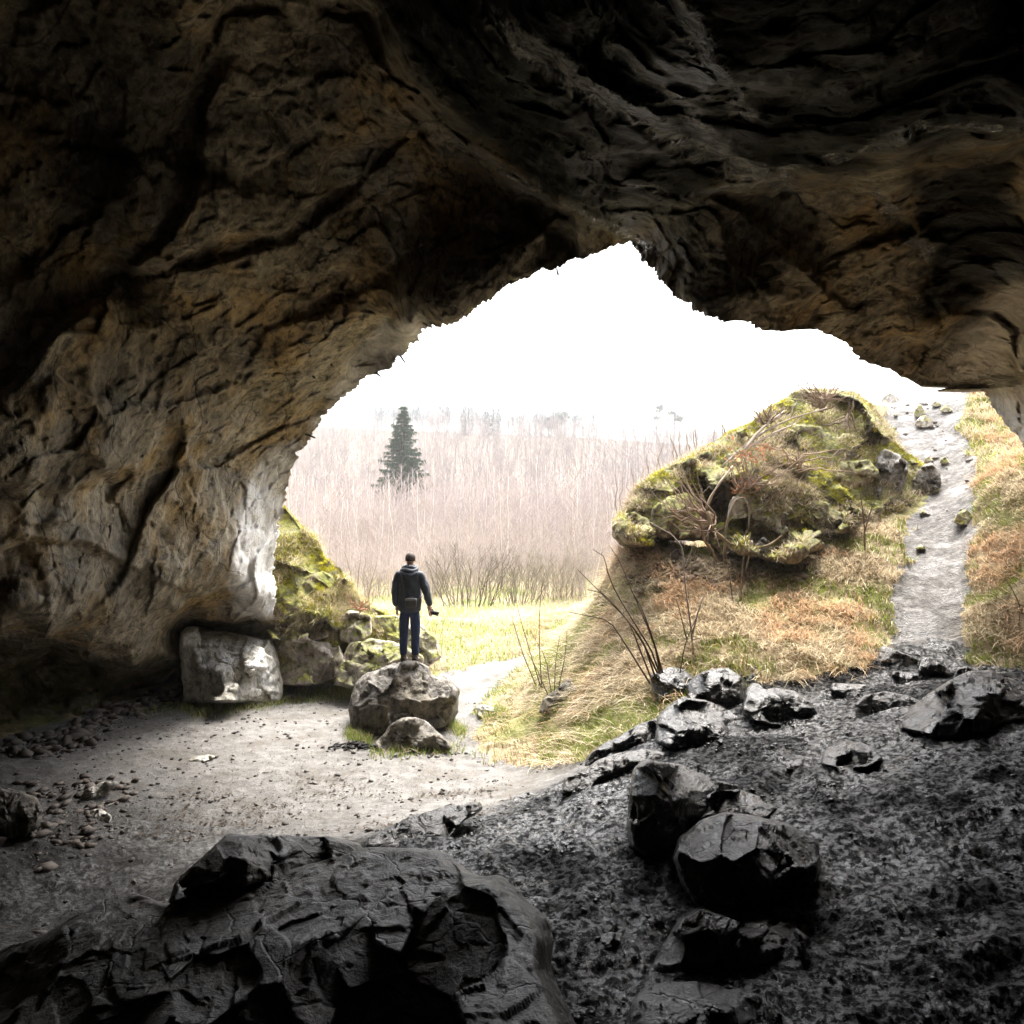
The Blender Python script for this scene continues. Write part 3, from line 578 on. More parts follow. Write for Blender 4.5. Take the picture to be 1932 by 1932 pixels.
# dark rocks on the wet ledge
DR=[
 ('dark_boulder',[(1228,1292),(1226,1272),(1262,1258),(1290,1262),(1312,1280),(1330,1300),(1300,1320),(1262,1338),(1240,1330)],'jagged dark rock at the foot of the leaning shoots',(1270,1330),.3,.4,.3,1.),
 ('dark_boulder',[(1300,1332),(1296,1290),(1318,1270),(1345,1262),(1372,1260),(1396,1274),(1412,1300),(1408,1322),(1380,1345),(1330,1350)],'big blocky dark boulder with a square top, right of the jagged rock',(1355,1345),.35,.5,.3,.8),
 ('dark_boulder',[(1236,1400),(1240,1352),(1262,1332),(1290,1315),(1330,1320),(1370,1334),(1402,1352),(1400,1372),(1370,1400),(1310,1412),(1262,1412)],'dark wet boulder with a shining white top in front of the blocky boulder',(1310,1408),.3,.5,.6,.9),
 ('dark_boulder',[(1398,1340),(1408,1300),(1420,1288),(1434,1290),(1432,1304),(1460,1297),(1500,1304),(1530,1325),(1548,1350),(1535,1364),(1470,1370),(1420,1362)],'low black hump-shaped rock with a small upright knob on its left',(1470,1364),.35,.5,.25,.8),
 ('rock_slab',[(1102,1446),(1108,1425),(1140,1402),(1170,1388),(1205,1366),(1240,1354),(1250,1362),(1246,1385),(1225,1402),(1190,1412),(1150,1422),(1125,1442)],'long reddish-black slab lying along the edge of the straw slope',(1160,1440),.15,.2,.5,.6),
 ('rubble_ridge',[(1058,1498),(1064,1470),(1100,1455),(1130,1432),(1165,1420),(1210,1412),(1260,1420),(1255,1440),(1200,1448),(1120,1478),(1090,1500)],'low crumbly ridge of dark stones below the long slab',(1110,1495),.15,.3,.5,1.2),
 ('dark_boulder',[(1182,1560),(1188,1500),(1194,1450),(1215,1434),(1260,1438),(1310,1450),(1360,1472),(1400,1480),(1390,1510),(1340,1530),(1300,1560),(1265,1610),(1220,1618),(1190,1600)],'tall angular black block with a mirror-bright wet top face',(1225,1612),.3,.5,1.2,.6),
 ('dark_boulder',[(1300,1560),(1320,1510),(1350,1490),(1395,1488),(1430,1500),(1470,1525),(1450,1545),(1380,1560)],'low dark rock wedged behind the big rounded boulder',(1330,1570),.3,.4,.4,.9),
 ('dark_boulder',[(1268,1620),(1280,1582),(1320,1548),(1370,1532),(1430,1540),(1490,1555),(1545,1590),(1552,1650),(1520,1700),(1450,1722),(1370,1722),(1310,1710),(1285,1670)],'biggest rounded black boulder in the middle of the wet ledge',(1400,1716),.5,.7,.35,.55),
 ('dark_boulder',[(1220,1838),(1250,1780),(1285,1730),(1320,1710),(1350,1722),(1400,1740),(1450,1738),(1490,1738),(1530,1770),(1520,1820),(1420,1850),(1300,1850)],'black cone-shaped rock with a long right shoulder below the rounded boulder',(1330,1850),.3,.5,.4,.9),
 ('dark_boulder',[(1170,1990),(1190,1890),(1215,1862),(1260,1850),(1330,1852),(1400,1870),(1470,1890),(1500,1960),(1400,2040),(1250,2040)],'flat-topped rock at the bottom edge of the photo under the cone-shaped one',(1330,2030),.3,.5,.45,.9),
 ('dark_boulder',[(1697,1376),(1712,1340),(1750,1310),(1800,1280),(1830,1266),(1870,1264),(1900,1280),(1960,1300),(2060,1320),(2080,1380),(1900,1392),(1780,1396)],'huge black wedge-shaped boulder with a glossy left flank by the right edge',(1800,1392),.5,.8,.7,.7),
 ('rock_slab',[(1644,1262),(1656,1236),(1664,1217),(1690,1226),(1720,1238),(1735,1246),(1720,1260),(1690,1262)],'thick dark slab, highest of the slabs at the bottom of the trail',(1680,1262),.15,.3,.2,.6),
 ('rock_slab',[(1730,1268),(1738,1240),(1755,1240),(1790,1262),(1812,1280),(1790,1284),(1755,1276)],'dark slanting slab at the foot of the trail, right of the highest slab',(1765,1282),.15,.3,.15,.6),
 ('rock_slab',[(1680,1294),(1682,1266),(1712,1268),(1735,1276),(1740,1292),(1710,1298)],'squared dark slab in the middle of the slab group below the trail',(1705,1296),.12,.25,.15,.5),
 ('rock_slab',[(1564,1302),(1570,1288),(1605,1290),(1650,1292),(1672,1305),(1660,1314),(1600,1318)],'flat dark slab, leftmost of the slab group',(1610,1314),.12,.25,.2,.7),
 ('rock_slab',[(1610,1330),(1630,1312),(1670,1304),(1712,1312),(1745,1326),(1740,1340),(1680,1352),(1630,1346)],'long dark slab lowest in the slab group, left of the huge wedge',(1670,1348),.15,.3,.2,.8),
 ('dark_boulder',[(1796,1282),(1806,1262),(1824,1256),(1844,1268),(1850,1284),(1820,1292)],'small dark rock peeping out just above the huge wedge',(1820,1290),.12,.2,.1,.8),
 ('dark_boulder',[(1545,1442),(1558,1412),(1590,1398),(1625,1400),(1650,1412),(1668,1432),(1640,1448),(1590,1452)],'rounded dark rock alone in the mud right of centre of the ledge',(1590,1450),.25,.35,.25,.8),
 ('dark_boulder',[(1480,1452),(1492,1438),(1510,1430),(1526,1440),(1534,1452),(1505,1458)],'small cone-shaped stone left of the lone rounded rock',(1505,1456),.12,.15,.1,.8),
 ('dark_boulder',[(1408,1286),(1414,1272),(1432,1268),(1446,1276),(1444,1288),(1424,1292)],'small reddish-black stone at the edge of the grass right of the blocky boulder',(1425,1290),.1,.15,.1,.8),
 ('dark_boulder',[(1108,1790),(1120,1768),(1150,1758),(1180,1762),(1200,1782),(1180,1800),(1140,1806)],'small black stone beside the shiny puddle',(1150,1804),.12,.15,.1,.9),
 ('dark_boulder',[(1070,1718),(1082,1702),(1100,1700),(1108,1714),(1095,1726)],'tiny black stone above the puddle near the foreground slab',(1090,1724),.06,.08,.06,.9),
 ('dark_boulder',[(960,1520),(972,1502),(1000,1492),(1018,1500),(1000,1512)],'dark stone tip on the crest of the ledge between the two stone rows',(985,1516),.12,.2,.2,.9),
 ('rubble_ridge',[(684,1600),(700,1578),(740,1556),(780,1540),(830,1524),(850,1518),(880,1520),(905,1512),(912,1526),(880,1545),(860,1570),(830,1600),(780,1608),(720,1610)],'row of dark stones on the ledge crest behind the foreground rock',(740,1606),.2,.35,.5,1.3),
 ('dark_boulder',[(836,1560),(842,1530),(856,1516),(866,1524),(862,1548),(850,1575)],'upright pointed dark stone at the end of the stone row',(850,1572),.1,.15,.15,.8),
]
for k,(nm,ol,lab,bs,tf,tb,tl,am) in enumerate(DR):
    kw={}
    if k==6: kw=dict(ctrl=[(1185,1560,.1),(1195,1462,.25),(1215,1440,.75),(1300,1452,1.3),(1390,1482,1.8),(1240,1482,.1),(1290,1490,.2),(1330,1515,.45),(1300,1550,.2),(1225,1610,0),(1230,1550,0)],pw=4,d=gd(*bs)+.2)
    if k==2: kw=dict(ctrl=[(1240,1400,.1),(1262,1335,.6),(1300,1320,1.1),(1370,1338,1.1),(1400,1360,.7),(1310,1362,.05),(1350,1372,.1),(1380,1380,.3),(1310,1408,0)],pw=4,d=gd(*bs)+.25)
    if k==11: kw=dict(ctrl=[(1700,1375,.3),(1760,1310,.9),(1830,1268,.9),(1830,1330,.1),(1760,1370,.0),(2000,1320,.4),(1900,1390,0),(1870,1275,.8)],d=gd(*bs)+.3)
    R('dr%d'%k,nm,ol,lab,'slab' if nm=='rock_slab' else 'stone row' if 'ridge' in nm else 'rock',base=bs,tf=tf,tb=tb,tilt=tl,seed=120+k,amp=am*(.75 if k in(1,2,6,8,11) else .5),fct=1. if k in(1,2,6,8,11) else .6,mat='dark',**({k2:v for k2,v in kw.items()} if kw else {}))
# the foreground mass: a dark block standing on a broad rough outcrop
R('fb','dark_boulder',[(316,1705),(330,1668),(356,1640),(400,1600),(430,1573),(470,1578),(540,1576),(620,1578),(680,1592),(690,1612),(620,1640),(520,1664),(420,1672),(360,1690)],
  'sharp-edged black block on the left end of the foreground outcrop','rock',d=4.15,mat='fore',seed=201,amp=.45,tf=.15,tb=.3,
  ctrl=[(320,1700,0),(430,1576,.35),(540,1580,.6),(680,1600,.8),(470,1640,.0),(440,1665,-.05),(600,1640,.5),(400,1620,.1)],pw=4)
R('fore','foreground_outcrop',[(-260,1960),(-120,1860),(0,1795),(80,1765),(140,1728),(205,1695),(240,1682),(300,1700),(330,1704),(380,1678),(440,1664),(520,1650),(600,1625),(690,1600),(780,1598),(840,1606),(900,1655),(945,1652),(985,1690),(1030,1735),(1045,1770),(1038,1830),(1060,1880),(1090,1940),(1140,2100),(1000,2300),(-300,2300)],
  'wide jagged black rock outcrop filling the lower left foreground','rock outcrop',d=2.6,mat='fore',seed=205,amp=.17,tf=.1,tb=.5,pw=10,fs=2.2,ridge=1.2,res=1.,fct=.5,
  ctrl=[(-100,1870,1.7),(0,1800,1.75),(240,1690,1.9),(440,1668,1.75),(690,1605,1.9),(840,1610,1.75),(945,1660,1.3),(1040,1760,1.0),(1030,1735,1.02),(1060,1880,.62),(1090,1940,.5),
        (330,1730,1.5),(450,1700,1.5),(600,1680,1.5),(750,1660,1.45),(850,1700,1.2),(720,1700,1.3),(620,1760,.95),(480,1760,1.1),(350,1790,.8),(250,1760,1.25),(120,1800,1.2),
        (700,1745,.95),(860,1720,.95),(950,1740,.95),(1000,1830,.75),(1020,1900,.55),(900,1850,.65),(850,1800,.78),
        (700,1790,.9),(720,1860,.95),(800,1900,.85),(880,1930,.5),(420,1850,.75),(560,1850,.8),(600,1810,.72),(500,1810,.75),(300,1900,.6),(100,1900,.9),(0,1900,1.),(600,1932,.75),(400,1932,.6),
        (900,2100,.0),(400,2100,.0),(0,2100,.2),(1100,2050,.15),(400,2300,-.3),(1000,2300,-.3)])
# ------------------------------------------------------------------ mossy rock knoll on the right slope
MO=[(1156,1012),(1156,985),(1180,962),(1196,930),(1215,905),(1262,882),(1300,862),(1345,840),(1380,815),(1420,796),(1450,772),(1488,748),(1505,738),(1540,736),(1580,738),(1612,742),(1640,762),(1668,800),(1690,835),(1712,858),(1745,880),(1772,905),(1776,928),(1750,952),(1700,975),(1640,985),(1590,1010),(1540,1040),(1490,1066),(1440,1060),(1380,1038),(1320,1022),(1260,1020),(1200,1032),(1170,1030)]
R('mound','rocky_knoll',MO,'moss-covered rocky knoll with an undercut front rising from the right slope','knoll',d=13.3,mat='moundrock',seed=301,amp=.42,tf=.4,tb=2.6,pw=4,fs=2.2,ridge=1.4,res=1.1,fct=.9,
  ctrl=[(1160,1010,.7),(1200,1000,.5),(1215,910,1.5),(1300,865,2.2),(1400,805,3.1),(1500,742,4.2),(1600,745,4.6),(1690,840,3.6),(1770,910,2.8),(1740,950,2.2),(1640,980,1.0),(1540,1035,.5),(1490,1060,.5),(1380,1035,.75),(1260,1020,.75),
        (1250,930,.45),(1320,900,.5),(1400,872,.65),(1280,965,.9),(1330,985,1.3),(1380,930,1.2),(1350,950,1.4),(1430,960,.2),(1480,950,.5),(1520,990,.35),(1540,900,1.3),(1600,960,1.1),(1300,910,1.2),(1380,860,2.0),(1460,860,1.9),(1560,820,2.9),(1660,890,2.6),(1600,880,2.2),(1420,1010,.75),(1340,1000,.85),(1250,990,.8)])
for k,(nm,ol,lab,dd,tf,tb,tl,am,mt) in enumerate([
 ('boulder',[(1155,1014),(1156,990),(1172,970),(1200,966),(1225,980),(1232,1004),(1215,1028),(1180,1030)],'overhanging moss-capped boulder at the left tip of the knoll',13.3,.3,.6,.2,1.3,'moundrock'),
 ('boulder',[(1652,935),(1650,890),(1658,862),(1668,846),(1690,858),(1710,870),(1712,890),(1704,915),(1690,940),(1665,946)],'grey weathered rock standing beside the trail on the right flank of the knoll',15.0,.3,.5,.4,1.5,'grey'),
 ('boulder',[(1716,930),(1722,905),(1740,878),(1758,872),(1774,890),(1776,916),(1760,935),(1730,942)],'rough grey stone at the very edge of the trail, right of the weathered rock',15.3,.25,.4,.3,1.3,'grey'),
 ('rock_slab',[(1372,985),(1374,955),(1382,938),(1400,926),(1425,930),(1450,948),(1470,975),(1490,1000),(1480,1012),(1450,996),(1420,978),(1395,962)],'tan slanting slab jutting out of the knoll front',13.15,.18,.5,.3,.8,'pink'),
 ('boulder',[(1516,985),(1530,962),(1560,955),(1590,968),(1600,985),(1575,1000),(1535,1002)],'mossy block under the lower right edge of the knoll',13.5,.3,.5,.3,.8,'moundrock'),
 ('boulder',[(1480,935),(1500,915),(1560,925),(1610,950),(1640,972),(1600,968),(1540,950)],'long moss-topped ledge of rock across the right half of the knoll',14.0,.3,.6,.4,.7,'moundrock'),
 ('stone',[(1266,1062),(1266,1042),(1278,1034),(1290,1044),(1290,1066),(1280,1080)],'rounded grey stone sitting in the bare soil under the knoll',13.0,.15,.2,.1,.7,'grey'),
 ('stone',[(1418,1062),(1422,1030),(1440,1012),(1454,1022),(1450,1050),(1436,1066)],'upright brown stone leaning under the overhang of the knoll',12.8,.15,.25,.15,.8,'grey'),
 ('stone',[(1452,1075),(1456,1048),(1480,1040),(1502,1050),(1500,1072),(1475,1082)],'dark mossy stone at the foot of the knoll right of the leaning stone',12.7,.2,.3,.15,.9,'moundrock')]):
    R('mr%d'%k,nm,ol,lab,'slab' if nm=='rock_slab' else 'rock' if nm=='boulder' else 'stone',d=dd,mat=mt,seed=320+k,tf=tf,tb=tb,tilt=tl,amp=am)
for k,(ol,lab,dd) in enumerate([
 ([(1228,1000),(1232,960),(1262,935),(1300,930),(1322,955),(1318,1000),(1290,1018),(1250,1016)],'dark layered rock of the knoll front just right of its left-tip boulder',13.25),
 ([(1216,925),(1250,888),(1300,868),(1340,850),(1352,866),(1310,900),(1262,925),(1235,940)],'moss-topped ledge along the left shoulder of the knoll',14.4),
 ([(1440,1040),(1448,1000),(1475,985),(1510,995),(1530,1025),(1500,1055),(1465,1058)],'angular brown rock under the slanting tan slab',13.2),
 ([(1480,985),(1492,955),(1530,940),(1565,950),(1560,975),(1520,990)],'small moss-edged rock in the dark gap right of the tan slab',13.3),
 ([(1340,1030),(1338,1000),(1360,985),(1395,990),(1410,1015),(1395,1045),(1360,1048)],'brown stone at the foot of the hollow below the drooping shrub',13.15),
 ([(1560,905),(1590,870),(1640,868),(1660,890),(1640,915),(1590,925)],'mossy step of rock in the middle of the right half of the knoll',14.6),
 ([(1470,830),(1500,800),(1550,805),(1560,830),(1520,850),(1480,850)],'yellow-mossed rock bulge below the crown of brushwood',15.4),
 ([(1600,805),(1630,775),(1665,800),(1680,835),(1650,845),(1615,835)],'mossy rock shoulder at the upper right of the knoll',16.4)]):
    R('mk%d'%k,'knoll_rock',ol,lab,'rock',d=dd,mat='moundrock',seed=360+k,tf=.3,tb=.6,tilt=.35,amp=1.0,pw=4)
# stones lying on the trail
for k,(x,y,w_,h_,lab) in enumerate([(1743,802,38,20,'broad flat brown stone high on the trail'),(1735,783,24,22,'pointed stone just above the broad flat stone on the trail'),(1680,757,40,16,'mossy stones at the top left corner of the trail'),(1766,765,20,10,'small stone near the top of the trail against the bright sky'),(1690,784,9,6,'little dark stone on the left edge of the upper trail'),(1785,775,26,12,'low brown stone on the right edge of the upper trail'),(1752,870,20,9,'pale flat stone in the middle of the trail bend'),(1782,873,20,12,'grey stone on the right of the trail bend'),(1820,985,46,26,'lumpy earthy stone protruding from the right edge of the trail'),(1737,1035,22,8,'thin light stone halfway down the trail'),(1742,968,16,8,'small dark stone in the narrow part of the trail')]):
    ol=[(x-w_/2,y),(x-w_*.3,y-h_*.6),(x,y-h_),(x+w_*.35,y-h_*.5),(x+w_/2,y),(x+w_*.2,y+h_*.25),(x-w_*.25,y+h_*.25)]
    R('ts%d'%k,'trail_stone',ol,lab,'stone',base=(x,y),mat='pink',seed=340+k,tf=.1,tb=.15,tilt=.15,amp=.9)
# small dark pegs sticking out of the overhanging wall
def peg(x,y,dx,dy,lab):
    p,u=wall(x,y)
    d=p[1]-.15;a=np.array(P(x,y,d+.3));b=np.array(P(x+dx,y+dy,d-.05))
    m=MB();m.tube([a,a*.5+b*.5+[0,0,.01],b],[.025,.02,.014],6,(1,1,1));o=m.build('rock_peg',M['dark']);tag(o,lab,'peg');return o
peg(752,668,12,16,'short dark peg below the overhang, farthest right of the pegs on the bright rim')
peg(704,702,14,8,'thin dark peg on the bright rim left of the sky')
peg(617,682,10,8,'dark peg in the shaded wall above the bright patch')
peg(582,705,12,8,'small dark peg lowest of the pair in the shaded wall')
peg(572,818,22,8,'thick dark peg sticking out above the white jamb')
peg(1050,508,3,10,'tiny spike hanging from the top rim of the opening')
# ------------------------------------------------------------------ vegetation
M['blade']=flat_mat('grass_blade',(1,1,1),.75,.15,.12,3,0,0,True,.35)
M['twig']=flat_mat('bare_twig_bark',(1,1,1),.85,.1,.2,6,0,0,True)
M['leafy']=flat_mat('dry_leaf',(1,1,1),.8,.1,.2,6,0,0,True,.3)
M['needles']=flat_mat('spruce_needles',(1,1,1),.8,.1,.25,2,0,0,True,.2)
def blades(name,Pt,Nn,L,Wd,Cc,mat,lean=.6,down=.0,segs=2,seed=1,kind='stuff'):
    """Pt roots, L lengths, Wd widths, Cc colours; each blade bends over"""
    r=np.random.default_rng(seed);n=len(Pt);a=r.random(n)*2*math.pi
    side=np.c_[np.cos(a),np.sin(a),0*a];ln=np.c_[-np.sin(a),np.cos(a),0*a]*(lean*(0.3+r.random(n)))[:,None]
    ln[:,2]-=down*r.random(n)
    up=Nn+.3*(r.random((n,3))-.5);up=up/np.linalg.norm(up,axis=1)[:,None]
    V=[];K=segs+1
    for k in range(K):
        t=k/segs;c=Pt+up*(L*t)[:,None]+ln*(L*t*t)[:,None]-np.c_[0*a,0*a,.25*L*t*t*lean]
        w=(Wd*(1-.85*t))[:,None]*.5
        V+= [c-side*w,c+side*w]
    V=np.stack(V,1).reshape(-1,3)
    Fc=[]
    for k in range(segs): Fc.append(np.arange(n)[:,None]*(2*K)+np.array([2*k,2*k+1,2*k+3,2*k+2])[None])
    Fc=np.concatenate(Fc)
    C=np.repeat(Cc*(.75+.5*r.random((n,1))),2*K,axis=0)
    o=mesh(name,V,Fc,mat,None,False,{'Col':C})
    if kind:o['kind']=kind
    return o
UP=np.array([0,0,1.])
STRAW=np.array([.60,.49,.32]);RED=np.array([.56,.36,.21]);GREEN=np.array([.22,.28,.05]);PALE=np.array([.70,.62,.46]);BROWN=np.array([.22,.15,.09])
def surf_n(X,Y):
    e=.25;z=hgt0(X,Y);n=np.c_[-(hgt0(X+e,Y)-z)/e,-(hgt0(X,Y+e)-z)/e,np.ones(len(X))];return n/np.linalg.norm(n,axis=1)[:,None]
def sample_ground(n,x0,x1,y0,y1,seed,edge=0.,dens=None):
    r=np.random.default_rng(seed);X=x0+(x1-x0)*r.random(n);Y=y0+(y1-y0)*r.random(n)**1.25
    d,p=zones(X,Y);k=(d<-edge)&(p<-.02)
    # keep only what stands in the wedge the opening can show (a bit wider than the photo)
    px=CX+X/Y*F;k&=(px>380)&(px<2250)&~inpoly(X,Y,[(3.2,13.9),(8,14.3),(9.4,15.6),(8.5,18.5),(6,17.5),(3.4,15.2)])
    if dens is not None: k&=r.random(n)<dens(X,Y)
    X=X[k];Y=Y[k];return X,Y,r
# matted dry grass of the slope
X,Y,r=sample_ground(330000,-7,13,8,23,5,-.07,lambda X,Y:np.where(X<.4,.25,1)*(.35+.65*(nz(X,Y,2.4,31)>-.12)))
Z=hgt(X,Y);n=len(X);Nn=surf_n(X,Y)
m1=nz(X,Y,.55,33);m2=nz(X,Y,1.7,34);edge=np.clip(-np.maximum(zones(X,Y)[0],zones(X,Y)[1]),0,1)
right=sstep(6.,9.5,X)*.16
c=STRAW+(PALE-STRAW)*r.random((n,1))
c=np.where(((m1+.5*m2+right+.1*(Y<11)>.12)&(r.random(n)<.85))[:,None],RED*.9+.25*c,c)
gm=(nz(X,Y,.8,35)+.25*m2+.25*sstep(2.2,.6,X)+.2*sstep(.5,.1,edge)>.16)&(r.random(n)<.8)
c=np.where(gm[:,None],GREEN,c);c=np.where((r.random(n)<.10)[:,None],BROWN,c)
kk=~gm
nn_=Nn.copy();nn_[:,0]-=.6*(.5+m2);nn_[:,1]-=.5
blades('dry_grass',np.c_[X,Y,Z-.02][kk],nn_[kk],(.16+.22*r.random(n)*(1+m2)*np.where(X<0,.35,1))[kk],(.006+.006*r.random(n)+.0005*Y)[kk],c[kk],M['blade'],.8,.5,3,1)
k2=gm
blades('green_grass',np.c_[X,Y,Z-.01][k2],Nn[k2],(.07+.12*r.random(n))[k2],(.006+.006*r.random(n)+.0004*Y)[k2],c[k2],M['blade'],.5,.1,2,2)
# far field behind the boulder
X,Y,r=sample_ground(60000,-14,12,15,44,6,.0);Z=hgt(X,Y);n=len(X)
c=np.where((nz(X,Y,.35,36)+.5*(r.random(n)-.5)>.08)[:,None],GREEN*1.5+.1,PALE);blades('meadow_grass',np.c_[X,Y,Z-.01],np.tile(UP,(n,1)),.08+.16*r.random(n),.02+.02*r.random(n),c,M['blade'],.5,0,2,3)
# tufts round the big boulder and along the left base
pts=[]
r=np.random.default_rng(9)
for (x0,y0,x1,y1,cnt) in [(340,1335,660,1310,3000),(360,1350,520,1325,900),(655,1385,700,1400,900),(845,1365,875,1385,700),(700,1425,870,1415,500),(520,1308,660,1300,2600),(400,1320,540,1312,1500),(905,1350,960,1356,900),(250,1345,400,1325,350)]:
    t=r.random(cnt);pts.append(np.c_[x0+(x1-x0)*t+r.normal(0,5,cnt),y0+(y1-y0)*t+r.normal(0,6,cnt)])
Q=np.concatenate(pts);D=np.array([gd(x,y) for x,y in Q]);X=(Q[:,0]-CX)/F*D;Y=D;Z=hgt(X,Y);n=len(X)
c=np.where((r.random(n)<.75)[:,None],GREEN*1.1,STRAW)
blades('grass_tufts',np.c_[X,Y,Z-.01],np.tile(UP,(n,1)),.05+.10*r.random(n),.008+.006*r.random(n),c,M['blade'],.6,0,2,4)
# moss and grass growing on the knoll and on the left bank
def on_mesh(o,n,seed,minz,extra=None,front=True):
    r=np.random.default_rng(seed);V=coords(o);N_=normals(o);k=N_[:,2]>minz
    if front:k&=(N_[:,1]<.55)
    if extra is not None:k&=extra(V,N_)
    idx=np.where(k)[0];d=V[idx];i=r.choice(idx,n);return V[i]+r.normal(0,.02,(n,3)),N_[i],r
mo=ROCKS['mound'];lb=ROCKS['lbank']
for (o,nm,s,a,b_) in ((mo,'knoll',51,60000,34000),(lb,'bank',52,26000,15000)):
    v,nv,r=on_mesh(o,a,s,.12,lambda V,N_:fbm(V*1.2,4,77)>-.02)
    c=np.array([.24,.23,.02])+(np.array([.62,.56,.06])-np.array([.24,.23,.02]))*r.random((len(v),1))*(fbm(v*2,3,5)[:,None]>-.1)
    ob=blades('moss',v-nv*.01,nv,.02+.035*r.random(len(v)),.014+.01*r.random(len(v)),c,M['blade'],.4,0,1,s)
    v,nv,r=on_mesh(o,b_,s+5,-.05,lambda V,N_:fbm(V*.9+3,4,78)>-.05)
    c=STRAW*.95+(PALE-STRAW)*r.random((len(v),1));c=np.where((r.random(len(v))<.3)[:,None],BROWN,c)
    if nm=='bank': c=np.where((r.random(len(v))<.35)[:,None],np.array([.36,.34,.06]),c)
    nv=nv*.6+UP*.3
    blades('dry_grass',v,nv,.08+.16*r.random(len(v)),.007+.006*r.random(len(v)),c,M['blade'],.9,.8,2,s+1)
# ------------------------------------------------------------------ woody things
TW=np.array([.24,.18,.135])
def wob(a,b,n,amp,r,sag=0):
    t=np.linspace(0,1,n)[:,None];p=np.asarray(a)*(1-t)+np.asarray(b)*t
    o=np.cumsum(r.normal(0,1,(n,3)),0);o-=t*o[-1];L=np.linalg.norm(np.asarray(b)-np.asarray(a))
    p=p+o*amp*L/n;p[:,2]-=sag*L*4*(t*(1-t))[:,0];return p
def stemtree(m,pts,r0,r1,r,ntw=6,tl=.35,col=TW,sides=5,up=.4,depth=1):
    n=len(pts);m.tube(pts,np.linspace(r0,r1,n),sides,col*(.8+.4*r.random()))
    L=np.linalg.norm(pts[-1]-pts[0]);ax=(pts[-1]-pts[0])/max(L,1e-6)
    for _ in range(ntw):
        t=.25+.72*r.random();i=t*(n-1);b=pts[int(i)]*(1-i%1)+pts[min(int(i)+1,n-1)]*(i%1)
        d=r.normal(0,1,3);d=d-ax*(d@ax);d/=np.linalg.norm(d);d=d*.75+ax*(.5+.4*r.random())+np.array([0,0,up])
        d/=np.linalg.norm(d);l=L*tl*(.5+r.random())*(1.15-t)
        q=wob(b,b+d*l,4,.25,r)
        if depth>0 : stemtree(m,q,max(r1,r0*(1-t)*.55),r1*.5,r,max(2,ntw//2),tl*1.1,col,3,up,depth-1)
        else: m.tube(q,np.linspace(max(r1*.8,r0*.3),r1*.4,4),3,col*(.8+.4*r.random()),cap=False)
def px_stem(m,pts,r0,r1,r,d=None,dd=0,**k):
    """a stem traced through photo pixels, standing at the depth of the ground under its foot"""
    d=d or gd(*pts[0]);n=len(pts);P3=np.array([P(x,y,d+dd*i/(n-1)) for i,(x,y) in enumerate(pts)]);P3[0,2]-=.05
    t=np.linspace(0,n-1,max(6,n*2));q=np.stack([np.interp(t,range(n),P3[:,j]) for j in range(3)],1)
    stemtree(m,q,r0,r1,r,**k)
def shoot(label,stems,r0=.012,ntw=3,col=TW*.75,group=None,name='bare_shoot',dpt=None,tl=.16,dd=-.2,seed=0,depth=0):
    r=np.random.default_rng(seed+len(label)*7+int(stems[0][0][0]));m=MB()
    for st in stems: px_stem(m,st,r0,r0*.3,r,d=dpt,dd=dd,ntw=ntw,tl=tl,col=col,depth=depth)
    o=m.build(name,M['twig']);tag(o,label,'shoot' if 'shoot' in name else 'sapling' if 'sapling' in name else 'shrub',group);return o
shoot('cluster of dark bare shoots leaning left behind the jagged black rock',
 [[(1244,1262),(1228,1225),(1200,1180),(1163,1120),(1148,1085),(1140,1050),(1118,1036)],[(1246,1264),(1236,1220),(1215,1165),(1190,1110),(1170,1060),(1150,1030)],[(1236,1270),(1215,1215),(1185,1170),(1150,1135),(1120,1105),(1090,1075)],[(1230,1276),(1205,1220),(1190,1180),(1168,1150)],[(1240,1262),(1210,1205),(1180,1165),(1140,1120),(1108,1112)],[(1250,1262),(1232,1205),(1212,1150),(1195,1120)],[(1226,1282),(1180,1215),(1150,1170),(1100,1160),(1075,1155)]],.014,5,tl=.13,dpt=9.35)
shoot('slender pale-tipped sapling with a white upper stem above the black boulders',[[(1308,1228),(1303,1180),(1296,1130),(1290,1080),(1288,1035),(1270,1010),(1225,985)],[(1306,1190),(1318,1150),(1330,1120)]],.018,5,col=np.array([.45,.38,.32]),name='bare_sapling',tl=.2,dpt=10.2)
shoot('forked thin shoot growing just behind the jagged rock, right of the leaning cluster',[[(1283,1262),(1290,1225),(1300,1195),(1316,1160)],[(1296,1200),(1284,1160),(1276,1130)]],.010,3,dpt=9.4)
shoot('pair of upright thin stems in the slope below the tan slab',[[(1385,1160),(1380,1110),(1372,1060),(1368,1010)],[(1400,1155),(1398,1110),(1402,1060),(1408,1000)]],.014,4,name='bare_sapling',dpt=11.6)
shoot('lone thin sapling in the straw near the left edge of the trail',[[(1632,1035),(1631,990),(1626,950),(1622,925)],[(1631,1000),(1642,965),(1650,945)]],.016,5,name='bare_sapling',dpt=12.6)
shoot('tall straight shoot on the left end of the straw slope',[[(1022,1290),(1018,1230),(1017,1180),(1020,1120),(1028,1080)],[(1020,1290),(1000,1230),(985,1180),(975,1140)],[(1010,1285),(985,1230),(970,1180),(965,1160)]],.010,4,dpt=11.6)
shoot('group of thin grey shoots standing over the half-hidden slab',[[(1046,1300),(1048,1250),(1056,1200)],[(1040,1302),(1030,1240),(1000,1190)],[(1052,1300),(1066,1240),(1070,1190)],[(1034,1306),(1010,1255),(990,1225)]],.009,3,dpt=11.3)
shoot('single bent stem at the lower right edge of the photo in the reddish grass',[[(1932,1160),(1915,1120),(1895,1090)],[(1920,1200),(1925,1150)]],.009,2,dpt=10)
